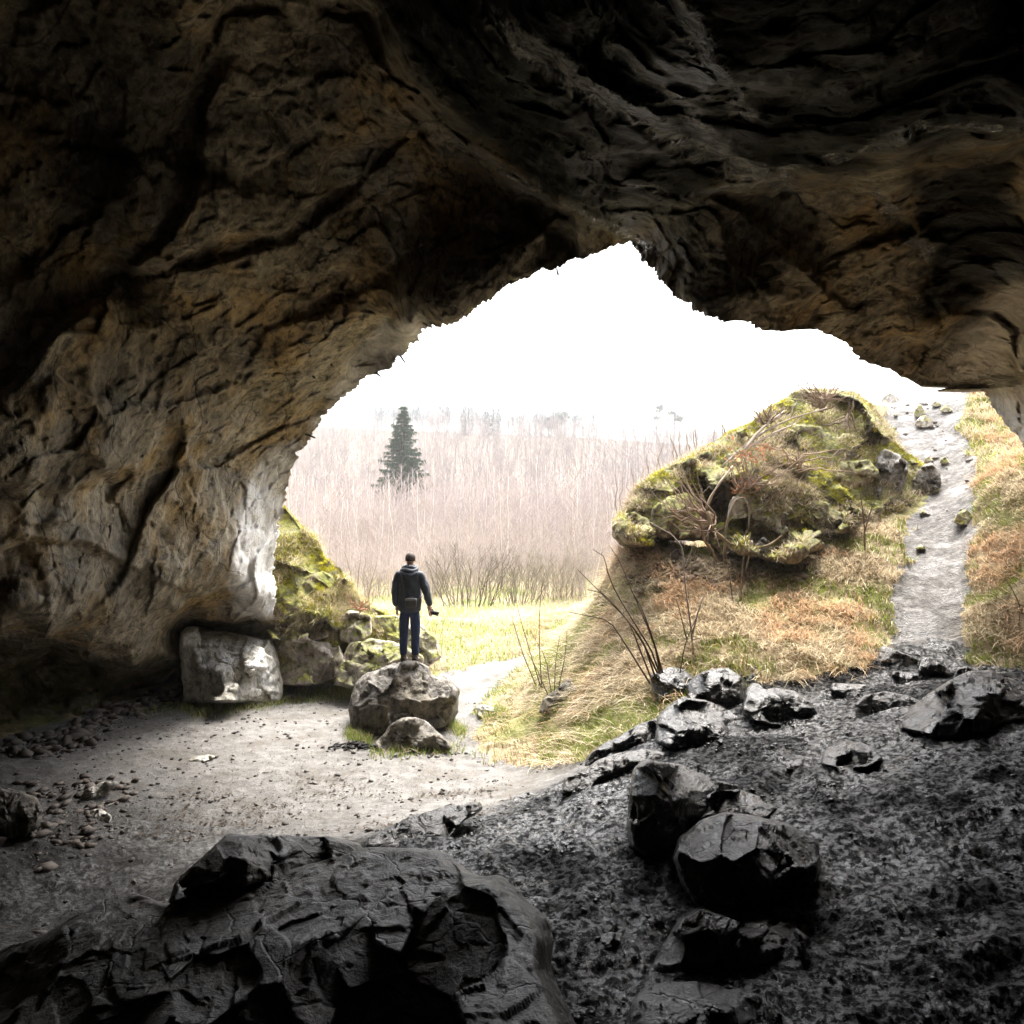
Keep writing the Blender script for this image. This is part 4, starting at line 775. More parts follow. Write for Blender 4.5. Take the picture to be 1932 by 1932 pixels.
shoot('thin dry stems beside the moss bank, left of the person',[[(668,1140),(664,1090),(650,1040)],[(672,1142),(676,1085),(682,1040)],[(690,1150),(700,1100),(712,1060)],[(660,1135),(640,1085),(632,1060)]],.012,4,dpt=15.5,col=TW*1.3)
shoot('tuft of upright dry stalks just right of the person\'s camera',[[(818,1230),(822,1190),(828,1160)],[(824,1232),(832,1195),(840,1165)],[(832,1235),(836,1195),(834,1170)],[(812,1228),(812,1195),(806,1170)]],.009,2,dpt=15.2,col=STRAW)
# shrubs rooted on the knoll
r=np.random.default_rng(77)
def fan(label,base,d,targets,r0=.02,name='bare_shrub',cat='shrub',sag=.08,ntw=4,col=TW*1.35,depth=0,tl=.25,dd=(-.6,.3)):
    m=MB()
    for (x,y) in targets:
        a=np.array(P(base[0]+r.normal(0,5),base[1]+r.normal(0,4),d));b=np.array(P(x,y,d+r.uniform(*dd)))
        q=wob(a,b,8,.35,r,sag);stemtree(m,q,r0*(.6+.6*r.random()),r0*.15,r,ntw,tl,col,4,.2,depth)
    o=m.build(name,M['twig']);tag(o,label,cat);return o
fan('bushy drooping shrub with pale arching twigs at the left of the knoll front',(1345,985),12.7,[(1345-110*math.cos(a)*k,955+75*math.sin(a)*k-30*math.cos(a)) for a,k in [(x/26*2.6-1.2,.75+.4*((x*7)%5)/5) for x in range(30)]],.024,depth=1,tl=.3)
fan('leafless thorny shrub in the dark hollow at the middle of the knoll',(1400,925),13.2,[(1360+i*13,835+((i*37)%60)) for i in range(14)],.02,ntw=6,depth=1)
fan('dense tangle of brushwood crowning the top of the knoll',(1545,768),15.8,[(1490+i*5.2,722+((i*29)%40)) for i in range(26)]+[(1500,698),(1538,688),(1545,700),(1600,722),(1470,712),(1520,706),(1562,712),(1488,716),(1512,694),(1580,716)],.02,sag=-.1,ntw=7,depth=1,dd=(-.7,.7),col=TW*1.1)
fan('thicket of dark twigs sprouting along the upper left edge of the knoll',(1450,800),14.9,[(1395+i*6,748+((i*23)%36)) for i in range(16)],.018,ntw=6,depth=1,col=TW*.9,sag=0)
fan('withered brambles spread over the middle of the knoll',(1500,880),14.0,[(1430+i*11,835+((i*41)%80)) for i in range(18)],.018,ntw=6,depth=1,col=TW*1.5,sag=-.1)
fan('tangled roots and twigs hanging on the right side of the knoll crown',(1600,785),15.6,[(1560+i*7,800+((i*23)%30)) for i in range(10)]+[(1540,790),(1610,728),(1613,738)],.022,sag=.1,ntw=5,depth=1,col=TW*.8)
fan('line of upright bare saplings along the mossy left shoulder of the knoll',(1300,880),14.4,[(1290,800)],.012,ntw=3,col=TW*1.3) if 0 else None
for i in range(26):
    x=1170+i*11+r.normal(0,4);yb=np.interp(x,[1150,1262,1345,1450],[985,885,842,775])+6;h=r.uniform(40,95)*(1 if x<1400 else .5)
    m=MB();d=15.2+i*.06;a=np.array(P(x,yb,d));b=np.array(P(x-r.uniform(-2,22),yb-h,d+r.uniform(-.2,.3)));stemtree(m,wob(a,b,7,.3,r),.012,.004,r,5,.25,TW*1.25,4,.5,0)
    o=m.build('bare_sapling',M['twig']);tag(o,'thin bare sapling standing along the mossy left shoulder of the knoll','sapling','saplings along the left shoulder of the knoll')
m=MB()
for st in [[(1360,880),(1400,845),(1440,815),(1490,790),(1560,770)],[(1400,850),(1430,815),(1460,790),(1480,775)],[(1375,872),(1420,838),(1470,812),(1500,800)]]:
    px_stem(m,st,.035,.012,r,d=14.2,dd=1.0,ntw=7,tl=.25,col=np.array([.36,.30,.25]),depth=1)
tag(m.build('fallen_branch',M['twig']),'long dead branches lying along the upper left slope of the knoll','branch')
def root(label,pts,d,rad,col=(.42,.35,.27)):
    m=MB();n=len(pts);P3=np.array([P(x,y,d+z) for x,y,z in pts]);t=np.linspace(0,n-1,n*5)
    q=np.stack([np.interp(t,range(n),P3[:,j]) for j in range(3)],1)
    for _ in range(2): q[1:-1]=.5*q[1:-1]+.25*q[:-2]+.25*q[2:]
    m.tube(q,rad*(1+.25*np.sin(t*5))*np.linspace(1,.55,len(t)),7,col);tag(m.build('tree_root',M['twig']),label,'root')
root('thick pale root arching like a hoop out of the knoll front',[(1366,1060,-.3),(1368,1010,-.4),(1374,975,-.45),(1388,942,-.4),(1402,938,-.35),(1415,960,-.3),(1412,1000,-.3)],13.1,.022,(.30,.24,.18))
root('smooth curved root rising behind the drooping shrub',[(1330,1000,-.1),(1332,960,-.4),(1345,930,-.5),(1362,905,-.4),(1382,880,-.1)],13.1,.028)
root('long root sagging across the shadow under the knoll',[(1335,965,-.4),(1345,1000,-.5),(1375,1025,-.5),(1410,1035,-.4),(1450,1030,-.3),(1475,1010,0)],13.0,.032,(.30,.23,.14))
root('twisted brown root at the lower left of the hoop-shaped root',[(1320,975,-.4),(1328,1020,-.5),(1345,1040,-.4),(1352,1060,-.3)],13.0,.028,(.28,.2,.13))
root('short broken white root stump pointing down to the soil',[(1418,1020,-.45),(1414,1045,-.5),(1408,1075,-.45)],12.9,.025,(.55,.47,.42))
# reddish dry leaves caught on a twiggy shrub
m=MB()
for i in range(170):
    cx_,cy_=[(1400,855),(1418,862),(1388,870),(1412,925),(1395,918),(1440,850)][i%6];p=np.array(P(cx_+r.normal(0,11),cy_+r.normal(0,8),13.35+r.uniform(-.5,.2)))
    a=r.normal(0,1,3);a/=np.linalg.norm(a);b=np.cross(a,r.normal(0,1,3));b/=np.linalg.norm(b);s_=.03+.03*r.random()
    m.add([p,p+a*s_+b*s_*.35,p+a*s_*2,p+a*s_-b*s_*.35],[(0,1,2,3)],np.array([.42,.20,.10])*(.5+.7*r.random()))
lv=m
m2=MB();
for i in range(14): q=wob(np.array(P(1420,935,13.4)),np.array(P(1370+i*6,840+(i*31)%60,13.2)),6,.4,r);stemtree(m2,q,.016,.004,r,5,.3,TW*1.1,3,.3,0)
rt=empty('leafy_shrub',P(1420,940,13.4));tag(rt,'small shrub still holding rusty orange leaves in the knoll hollow','shrub')
for o in (m2.build('stems',M['twig'],rt),lv.build('foliage',M['leafy'],rt,False)): o.matrix_parent_inverse=rt.matrix_basis.inverted()
# small red-leaved tuft at the tip of the left bank
fan('low reddish twiggy bush on the lower end of the moss bank, left of the person',(682,1148),14.0,[(645+i*6,1118+((i*17)%26)) for i in range(12)],.012,ntw=5,col=np.array([.40,.2,.14]),sag=0,depth=0,tl=.4)
# ------------------------------------------------------------------ the bare wood, far trees
M['birchbark']=flat_mat('birch_bark',(.62,.58,.54),.8,.2,.18,1.5,0)
M['crown']=flat_mat('bare_crown_twigs',(1,1,1),.9,.1,.15,.6,0,0,True)
def copy_tree(root,name=None):
    c=root.copy();COL.objects.link(c)
    for ch in root.children:
        k=ch.copy();COL.objects.link(k);k.parent=c
    return c
def bare_tree(name,h,seed,nb,spread,tcol,ccol,trad=.06,lo=.35,rise=1.1,tmat='birchbark',twr=.012):
    r=np.random.default_rng(seed);root=empty(name,(0,0,0))
    tr=wob((0,0,-.3),(r.normal(0,.03)*h,r.normal(0,.03)*h,h),10,.10,r)
    m=MB();m.tube(tr,np.linspace(trad,trad*.25,10),6,tcol);m.build('trunk',M[tmat],root)
    m=MB()
    for k in range(nb):
        t=lo+(1-lo)*r.random()**.8;i=t*9;b=tr[int(i)]*(1-i%1)+tr[min(int(i)+1,9)]*(i%1)
        a=r.random()*6.28;d=np.array([math.cos(a),math.sin(a),rise*(.6+.8*r.random())]);d/=np.linalg.norm(d)
        l=h*spread*(1.25-t)*(.6+.6*r.random());q=wob(b,b+d*l,5,.25,r)
        stemtree(m,q,twr,twr*.35,r,5,.45,ccol,3,.5,1 if k%2 else 0)
    m.build('crown',M['crown'],root,False);return root
PK=np.array([.45,.38,.345]);GB=np.array([.34,.30,.235])
protos=[bare_tree('birch_tree',h,400+i,nb,.26,(1,1,1),PK,.05,.22,1.3) for i,(h,nb) in enumerate([(8,40),(9,44),(7.5,38),(8.5,42),(7,36)])]
r=np.random.default_rng(31);cnt=0;used=set()
for i in range(230):
    Yd=34+48*r.random()**1.2;px=500+1000*r.random();Xd=(px-CX)/F*Yd
    if Yd<46 and 640<px<1120 and r.random()<.6: continue
    k=i%5
    o=protos[k] if k not in used else copy_tree(protos[k]);used.add(k)
    o.location=(Xd,Yd,float(hgt0(Xd,Yd)[0])-.1);o.rotation_euler=(0,0,r.random()*6.28);s=.56+.16*r.random()+.003*(Yd-34);o.scale=(s*1.2,s*1.2,s*(.92+.16*r.random()))
    tag(o,'slender white-stemmed birch of the leafless wood behind the meadow','birch','bare birches of the wood behind the meadow');cnt+=1
# undergrowth and thicket at the edge of the wood: a few shrubs one can tell apart
def bush(name,h,seed,nst,spread,col):
    r=np.random.default_rng(seed);m=MB()
    for k in range(nst):
        a=r.random()*6.28;rr=r.random()**.5*spread;b=np.array([math.cos(a)*rr*.5,math.sin(a)*rr*.5,-.1]);e=np.array([math.cos(a)*rr,math.sin(a)*rr,h*(.6+.45*r.random())])
        q=wob(b,e,7,.3,r);q[:,2]+=np.sin(np.linspace(0,1,7)*math.pi)*h*.08
        stemtree(m,q,.018,.005,r,8,.4,col*(.8+.4*r.random()),3,.5,1)
    return m.build(name,M['twig'])
for (px,d,h,sp,lab,cl,sd) in [(885,27.5,2.5,1.9,'rounded leafless bush with dark multiple stems, right behind the person',GB*.5,1),
   (972,28.5,2.2,1.6,'greenish leafless bush right of the rounded dark-stemmed bush',GB*.7,2),(1045,30,2.2,1.6,'bushy pale shrub at the meadow edge left of the straw slope',GB*1.0,3),
   (1120,31,2.4,1.6,'pale shrub partly hidden by the left end of the straw slope',GB*1.1,4),(640,27,1.3,1.5,'low straw-coloured bush directly left of the person\'s shoulders',PK*.95,5),
   (700,31,1.8,1.4,'thin pinkish bush just behind and left of the person\'s head',PK,6),(590,30,2.0,1.3,'pinkish bush above the tip of the moss bank',PK,7),(820,32,1.9,1.4,'pale bush between the person and the dark-stemmed bush',GB*1.15,8)]:
    o=bush('bare_bush',h,500+sd,38,sp,cl);X_=(px-CX)/F*d;o.location=(X_,d,float(hgt0(X_,d)[0]));tag(o,lab,'bush')
# the thicket of the middle ground and the wood on the far hillside: masses nobody could count
def wood_mass(name,n,y0,y1,h0,h1,tcol,ccol,seed,nb,tw,x0=380,x1=1620,zfn=None,white=.3,dens=None):
    r=np.random.default_rng(seed);Y=np.sqrt(y0*y0+(y1*y1-y0*y0)*r.random(n));px=x0+(x1-x0)*r.random(n);X=(px-CX)/F*Y
    if dens is not None:k=dens(X,Y,px);X=X[k];Y=Y[k];n=len(X)
    Z=hgt0(X,Y);h=h0+(h1-h0)*r.random(n)**1.5;h=h*(1+.35*fbm(np.c_[X*.09,Y*.09,0*X],3,seed))
    segs=[];rads=[];cols=[]
    base=np.c_[X,Y,Z-.3];top=base+np.c_[r.normal(0,.11,n)*h,r.normal(0,.11,n)*h,h+.3]
    segs.append((base,top));rads.append((tw*h*.038,tw*h*.014));tc=np.where((r.random(n)<white)[:,None],np.array([.72,.68,.63]),tcol)
    cols.append(tc)
    for k in range(nb):
        t=(.25+.7*r.random(n))[:,None];b=base+(top-base)*t;a=r.random(n)*6.28;l=(h*(.42*(1.15-t[:,0]))*(.5+r.random(n)))[:,None]
        d=np.c_[np.cos(a),np.sin(a),.8+.9*r.random(n)];d/=np.linalg.norm(d,axis=1)[:,None]
        e=b+d*l;segs.append((b,e));rads.append((tw*h*.022,tw*h*.010));cols.append(np.tile(ccol,(n,1)))
        for _ in range(2):
            t2=(.3+.6*r.random(n))[:,None];b2=b+(e-b)*t2;d2=d+r.normal(0,.5,(n,3));d2/=np.linalg.norm(d2,axis=1)[:,None]
            segs.append((b2,b2+d2*l*.55));rads.append((tw*h*.012,tw*h*.006));cols.append(np.tile(ccol,(n,1)))
    A=np.concatenate([s[0] for s in segs]);B=np.concatenate([s[1] for s in segs]);ra=np.concatenate([q[0] for q in rads]);rb=np.concatenate([q[1] for q in rads]);C=np.concatenate(cols)*(.75+.5*r.random((len(A),1)))
    t=B-A;t/=np.linalg.norm(t,axis=1)[:,None];u=np.cross(t,[.31,.95,.05]);u/=np.linalg.norm(u,axis=1)[:,None]+1e-9;w_=np.cross(t,u)
    V=[]
    for c_,rad in ((A,ra),(B,rb)):
        for k in range(3): V.append(c_+(u*math.cos(k*2.094)+w_*math.sin(k*2.094))*rad[:,None])
    V=np.stack(V,1).reshape(-1,3);i=np.arange(len(A))[:,None]*6
    Fc=np.concatenate([i+np.array([[k,(k+1)%3,3+(k+1)%3,3+k]]) for k in range(3)])
    o=mesh(name,V,Fc,M['crown'],None,False,{'Col':np.repeat(C,6,axis=0)});o['kind']='stuff';return o
wood_mass('thicket',6500,28.5,62,.7,3.4,GB,PK*1.05,601,15,.13,white=.04,dens=lambda X,Y,px:~((px>600)&(px<1090)&(Y<29.5+3*np.sin(px*.021))))
wood_mass('young_wood',3400,44,92,2.2,5.8,PK*.9,PK,602,17,.11,white=.12,dens=lambda X,Y,px:~((abs(px-760)<40)&(Y>80)))
wood_mass('hillside_wood',5200,92,225,4,9,GB*.8,np.array([.32,.275,.265]),603,13,.13,white=.08)
wood_mass('ridge_wood',700,220,268,8,12,np.array([.07,.10,.10]),np.array([.09,.115,.12]),604,10,.13,x0=700,x1=1130,white=.0)
# the spruce and the far conifers
def spruce(h,seed,rad,wh,nb,col):
    r=np.random.default_rng(seed);root=empty('spruce_tree',(0,0,0));m=MB();m.tube([(0,0,-.5),(0,0,h*.5),(0,0,h)],[.18*h/12,.1*h/12,.02],7,(.22,.16,.11));m.build('trunk',M['twig'],root)
    P_=[];N_=[];L_=[];C_=[]
    for k in range(wh):
        t=k/wh;z=h*(.05+.95*t);R_=rad*(1-t)**.85*(.85+.3*r.random())+.08
        for j in range(max(4,int(nb*(1-t*.6)))):
            a=r.random()*6.28;l=R_*(.7+.45*r.random());nseg=int(6+l*9)
            s=np.linspace(.08,1,nseg);x=np.cos(a)*l*s;y=np.sin(a)*l*s;zz=z-.28*l*s+.22*l*s*s*s+r.normal(0,.03,nseg)
            for q in range(3):
                P_.append(np.c_[x,y,zz]+r.normal(0,.04,(nseg,3)));side=r.normal(0,1,(nseg,3));dirv=np.array([math.cos(a),math.sin(a),-.35])*.9+side*.55;N_.append(dirv/np.linalg.norm(dirv,axis=1)[:,None]);L_.append((.14+.22*r.random(nseg))*h/12);C_.append(np.tile(col*(.7+.6*r.random()),(nseg,1)))
    P_=np.concatenate(P_);N_=np.concatenate(N_);L_=np.concatenate(L_);C_=np.concatenate(C_)
    o=blades('crown',P_,N_,L_,.11*np.ones(len(P_))*h/12,C_,M['needles'],.3,.5,1,seed,None);o.parent=root;return root
Yd=88.;Xs=(760-CX)/F*Yd;zb=float(hgt0(Xs,Yd)[0])
hs_=H-(762-CY)/F*Yd-zb
o=spruce(hs_,700,4.4,36,20,np.array([.03,.065,.03]));o.location=(Xs,Yd,zb);tag(o,'tall dark green spruce rising alone out of the leafless wood','spruce')
for k,(px,ph,yt,Yf,lab) in enumerate([(1060,28,772,232,'ragged lone pine on the skyline left of the gap of white sky'),(1035,16,788,230,'small flat-topped pine on the skyline just left of the ragged pine'),(1272,36,770,225,'broad pine crown on the skyline, furthest right'),(1240,38,764,228,'narrow pine just left of the broad skyline pine')]):
    X_=(px-CX)/F*Yf;zb=float(hgt0(X_,Yf)[0]);zt=H-(yt-CY)/F*Yf;h=max(9.,zt-zb);root=empty('pine_tree',(X_,Yf,zt-h));r=np.random.default_rng(710+k)
    m=MB();m.tube(wob((0,0,0),(0,0,h*.95),6,.05,r),np.linspace(.28,.1,6),6,(.25,.2,.17));m.build('trunk',M['twig'],root)
    P_=[];N_=[]
    for c_ in range(16):
        ce=np.array([r.normal(0,1.5),r.normal(0,1.5),h*(.62+.36*r.random())]);kk=220;q=r.normal(0,1,(kk,3))*[.9,.9,.32];P_.append(ce+q);N_.append(r.normal(0,1,(kk,3)))
    P_=np.concatenate(P_);N_=np.concatenate(N_);b=blades('crown',P_,N_/np.linalg.norm(N_,axis=1)[:,None],np.full(len(P_),.5),np.full(len(P_),.14),np.tile([.09,.13,.11],(len(P_),1)),M['needles'],.3,0,1,k,None);b.parent=root
    tag(root,lab,'pine')
first=None
r=np.random.default_rng(720)
for k,px in enumerate([915,922,931,940,876,884]):
    Yf=205+r.random()*10;X_=(px-CX)/F*Yf
    if first is None: o=spruce(9,730,1.9,16,8,np.array([.05,.10,.10]));first=o
    else:o=copy_tree(first)
    o.location=(X_,Yf,float(hgt0(X_,Yf)[0])+1);s=.8+.4*r.random();o.scale=(s,s,s);o.rotation_euler=(0,0,k);tag(o,'small bluish conifer in the row under the ridge right of the big spruce','spruce','bluish conifers under the ridge')
# ------------------------------------------------------------------ the person on the boulder
M['skin']=flat_mat('skin',(.50,.31,.23),.55,.4,.06,20,.1,.002)
M['jacket']=flat_mat('dark_blue_grey_jacket',(.040,.050,.068),.62,.35,.25,9,.4,.01)
M['jeans']=flat_mat('dark_blue_denim',(.035,.052,.12),.85,.2,.25,30,.4,.004)
M['shoe']=flat_mat('brown_leather_shoe',(.075,.06,.045),.6,.4,.2,20,.2,.004)
M['hair']=flat_mat('short_brown_hair',(.060,.042,.032),.7,.3,.3,60,.5,.004)
M['bagm']=flat_mat('grey_black_bag_fabric',(.045,.045,.048),.45,.5,.2,30,.3,.003)
M['cambody']=flat_mat('black_camera_plastic',(.012,.012,.013),.4,.5,.1,40,.1,.001)
M['glassm']=flat_mat('lens_glass',(.01,.012,.02),.08,.9,.05,5,0)
def skin_mesh(name,nodes,edges,rad,mat,parent,lv=2,post=None,root=0,extra=None):
    me=bpy.data.meshes.new('tmp');me.from_pydata(nodes,edges,[]);o=bpy.data.objects.new('tmp',me);COL.objects.link(o)
    sk=o.modifiers.new('s','SKIN');sk.use_smooth_shade=True;sk.branch_smoothing=.6
    for i,v in enumerate(me.skin_vertices[0].data): v.radius=rad[i] if np.ndim(rad[i]) else (rad[i],rad[i]);v.use_root=(i==root)
    ss=o.modifiers.new('d','SUBSURF');ss.levels=lv;ss.render_levels=lv
    bpy.context.view_layer.update();dg=bpy.context.evaluated_depsgraph_get();ev=o.evaluated_get(dg).to_mesh()
    V=np.array([v.co[:] for v in ev.vertices]);Fc=[tuple(p.vertices) for p in ev.polygons];o.evaluated_get(dg).to_mesh_clear()
    bpy.data.objects.remove(o);bpy.data.meshes.remove(me)
    if post is not None: V=post(V)
    if extra is not None:
        n=len(V);EV,EF=extra;V=np.concatenate([V,EV]);Fc=Fc+[tuple(i+n for i in f) for f in EF]
    return mesh(name,V,Fc,mat,parent)
PD=12.06;PXx=(773-CX)/F*PD;PZ=H-(1249-CY)/F*PD
person=empty('person',(PXx,PD,PZ),math.radians(-4));tag(person,'person in dark hooded jacket and jeans, seen from behind, standing on the boulder','person')
hd=.06   # head turned a little to the right
# fingers: right hand closed round the camera, left hand loosely curled
fx=MB()
def fingers(wr,dirn,side,curl,ln=.075):
    d=unit(np.array(dirn));s_=unit(np.array(side));c_=np.cross(d,s_)
    palm=np.array(wr)+d*.05
    for k in range(4):
        b=palm+s_*(k-1.5)*.021+d*.035;L=ln*[.86,1.,.95,.76][k]
        p1=b+d*L*.45;p2=p1+(d*(1-curl)+c_*curl)*L*.33;p3=p2+(d*(1-1.6*curl)+c_*1.4*curl)*L*.25
        fx.tube([b-d*.03,b,p1,p2,p3],[.010,.0098,.0092,.0084,.0065],7,(1,1,1))
    t0=palm-s_*.034-d*.02;fx.tube([t0,t0-s_*.022+d*.025+c_*.01,t0-s_*.02+d*.055+c_*.022,t0-s_*.006+d*.075+c_*.03],[.013,.012,.0105,.008],7,(1,1,1))
fingers((-.216,.02,.90),(0.02,.02,-1),(.1,1,0),.45)
fingers((.318,.08,.875),(.02,.12,-1),(.2,1,0),.55)
# ear + nose + brow bumps sit on the head mesh
def lump(m,c,r_,n=10):
    V=[];k=6
    for i in range(k+1):
        a=-math.pi/2+math.pi*i/k
        for j in range(n): b=2*math.pi*j/n;V.append([c[0]+r_[0]*math.cos(a)*math.cos(b),c[1]+r_[1]*math.cos(a)*math.sin(b),c[2]+r_[2]*math.sin(a)])
    m.add(V,[tuple(x) for x in gridfaces(k+1,n,True)],(1,1,1))
HC=np.array([.008,.03,1.695])
lump(fx,HC+[.079,-.005,-.012],(.012,.022,.034));lump(fx,HC+[-.077,.0,-.012],(.012,.022,.034))
lump(fx,HC+[.012,.105,-.012],(.014,.020,.022));lump(fx,HC+[.012,.094,-.05],(.025,.010,.010))
exV=np.concatenate(fx.v);exF=fx.f
N_=[(0,0,1.0),(0,.0,1.12),(0,.01,1.34),(0,.0,1.47),(0,.008,1.565),(.004,.02,1.635),(.008,.03,1.70),(.008,.028,1.765),
    (-.17,.0,1.44),(-.22,-.01,1.17),(-.215,.02,.92),(-.214,.025,.84),
    (.17,.0,1.44),(.262,-.03,1.17),(.315,.07,.90),(.32,.085,.82),
    (-.085,0,.86),(-.092,.005,.50),(-.095,-.02,.10),(-.095,.06,.045),
    (.085,0,.86),(.088,.005,.50),(.09,-.02,.10),(.095,.06,.045)]
E_=[(0,1),(1,2),(2,3),(3,4),(4,5),(5,6),(6,7),(3,8),(8,9),(9,10),(10,11),(3,12),(12,13),(13,14),(14,15),(0,16),(16,17),(17,18),(18,19),(0,20),(20,21),(21,22),(22,23)]
R_=[(.09,.06),(.13,.09),(.16,.11),(.10,.07),.055,(.062,.075),(.079,.098),(.062,.078),.055,.043,.030,(.018,.038),.055,.043,.030,(.018,.038),.058,.05,.036,(.034,.04),.058,.05,.036,(.034,.04)]
body=skin_mesh('body',N_,E_,R_,M['skin'],person,2,extra=(exV,exF))
def folds(seed,a,s=(9,9,5)):
    def f(V):
        q=V*np.array(s);n=fbm(q,4,seed,.5,ridge=True);c=np.array([0,0,0.]);d=V.copy();d[:,2]=0;L=np.linalg.norm(d,axis=1)[:,None]+1e-6
        return V+d/L*(n*a)[:,None]
    return f
JN=[(0,0,.825),(0,-.002,.865),(0,-.005,1.02),(0,0,1.18),(0,.005,1.34),(0,.005,1.46),(0,.01,1.535),(-.165,0,1.455),(-.205,-.01,1.32),(-.225,-.015,1.17),(-.222,.01,1.0),(-.218,.02,.905),(.165,0,1.455),(.222,-.015,1.32),(.268,-.03,1.17),(.298,.02,1.01),(.318,.07,.915)]
JE=[(0,1),(1,2),(2,3),(3,4),(4,5),(5,6),(5,7),(7,8),(8,9),(9,10),(10,11),(5,12),(12,13),(13,14),(14,15),(15,16)]
JR=[(.185,.140),(.19,.145),(.198,.146),(.200,.146),(.205,.148),(.135,.11),(.075,.075),.085,.078,.070,.060,.050,.085,.078,.070,.060,.052]
jk=skin_mesh('jacket',JN,JE,JR,M['jacket'],person,3,folds(5,.034))
TN=[(0,0,1.0),(0,0,.90),(-.088,0,.80),(-.092,.0,.62),(-.095,.01,.48),(-.098,-.01,.28),(-.098,-.01,.085),(.088,0,.80),(.09,.0,.62),(.09,.012,.48),(.09,-.01,.28),(.092,-.01,.085)]
TR=[(.15,.11),(.165,.12),(.095,.10),(.086,.09),(.072,.078),(.066,.072),(.055,.06),(.095,.10),(.086,.09),(.072,.078),(.066,.072),(.055,.06)]
tr=skin_mesh('trousers',TN,[(0,1),(1,2),(2,3),(3,4),(4,5),(5,6),(1,7),(7,8),(8,9),(9,10),(10,11)],TR,M['jeans'],person,3,folds(8,.012,(12,12,10)))
for sx in (-.097,.094):
    m=MB();m.tube([(sx,-.09,.052),(sx,-.07,.055),(sx,0,.05),(sx*1.05,.09,.036),(sx*1.12,.165,.03),(sx*1.13,.185,.026)],[(.03,.03),(.044,.052),(.046,.048),(.05,.034),(.042,.026),(.015,.012)],12,(1,1,1));m.tube([(sx,-.02,.06),(sx,-.02,.13)],[.05,.048],12,(1,1,1))
    m.build('shoe',M['shoe'],person)
m=MB()   # gathered hood lying on the shoulders and round the neck
for k,(rx,ry,z,yc,rt) in enumerate([(.098,.085,1.565,-.012,.036),(.118,.10,1.525,-.03,.042),(.135,.11,1.485,-.045,.04)]):
    a=np.linspace(math.radians(200)-.9,math.radians(340)+.9,22) if k<2 else np.linspace(math.radians(200),math.radians(340),18)
    c=np.c_[rx*np.cos(a),yc+ry*np.sin(a),z+.012*np.sin(a*3+k)-.02*k*np.exp(-((a-4.71)**2))]
    m.tube(c,rt*(.75+.35*np.sin((a-a[0])/(a[-1]-a[0])*math.pi)),10,(1,1,1))
m.build('hood',M['jacket'],person)
m=MB()   # close-cropped hair
V=[];nu,nv=28,14
for i in range(nv):
    a=math.pi/2-(i/(nv-1))*2.05
    for j in range(nu):
        b=2*math.pi*j/nu;cut=1.0 if math.sin(b)<.3 else max(0.45,1-.5*(math.sin(b)-.3)/.7);aa=math.pi/2-(math.pi/2-a)*cut*.98
        V.append(HC+np.array([0,-.006,.012])+np.array([.0855*math.cos(aa)*math.cos(b),.103*math.cos(aa)*math.sin(b),.100*math.sin(aa)+(-.0)]))
V=np.array(V);V+=.003*fbm(V*60,2,3)[:,None];m.add(V,[tuple(x) for x in gridfaces(nv,nu,True)],(1,1,1));m.build('hair',M['hair'],person)
for sx in (-.018,.042):
    m=MB();lump(m,HC+[sx,.089,.006],(.012,.008,.007));m.build('eye',M['cambody'],person)
# bag and camera: carried, so things of their own
bag=empty('shoulder_bag',(PXx+.05,PD-.20,PZ+.92));tag(bag,'small grey and black shoulder bag hanging at the small of the person\'s back','bag')
def rbox(m,c,s_,bv=.25,n=16,k=7,rough=0):
    V=[];
    for i in range(k):
        t=i/(k-1);z=(t-.5)*2;sc=(1-abs(z)**5)**.35 if abs(z)<1 else .55
        sc=max(sc,.6)
        for j in range(n):
            a=2*math.pi*j/n;x=abs(math.cos(a))**.45*np.sign(math.cos(a));y=abs(math.sin(a))**.45*np.sign(math.sin(a));V.append([c[0]+x*s_[0]/2*sc,c[1]+y*s_[1]/2*sc,c[2]+z*s_[2]/2])
    m.add(V,[tuple(x) for x in gridfaces(k,n,True)]+[tuple(range(n))[::-1],tuple(range((k-1)*n,k*n))],(1,1,1))
m=MB();rbox(m,(0,0,.07),(.185,.09,.15));m.build('pouch',M['bagm'],bag)
m=MB();rbox(m,(0,-.008,.135),(.195,.095,.045));m.build('lid',flat_mat('bag_lid',(.16,.16,.17),.4,.5,.1,30,.2,.003),bag)
m=MB();m.tube([(-.07,-.01,.15),(-.03,-.03,.175),(.03,-.03,.178),(.07,-.01,.15)],.008,6,(1,1,1));m.build('handle',M['bagm'],bag)
m=MB();m.tube([(-.09,.0,.12),(-.13,.04,.30),(-.17,.04,.50),(-.17,.12,.60),(-.12,.24,.58)],[(.014,.004)]*5,6,(1,1,1));m.tube([(.09,.01,.12),(.15,.10,.16),(.16,.2,.2)],[(.014,.004)]*3,6,(1,1,1));m.build('strap',M['bagm'],bag)
cm=empty('photo_camera',(PXx+.345,PD+.13,PZ+.80),math.radians(-14));tag(cm,'black camera with a short lens held low in the person\'s right hand','camera')
m=MB();rbox(m,(-.005,0,0),(.06,.13,.095));rbox(m,(-.0,0,.05),(.05,.05,.03));m.build('camera_body',M['cambody'],cm)
m=MB();m.tube([(.02,0,-.005),(.05,0,-.008),(.055,0,-.008),(.10,0,-.014),(.105,0,-.015),(.12,0,-.017)],[.034,.034,.037,.036,.039,.039],18,(1,1,1));lens=m.build('lens',M['cambody'],cm)
m=MB();m.tube([(.119,0,-.017),(.1215,0,-.017)],[.031,.031],18,(1,1,1));m.build('glass',M['glassm'],lens)
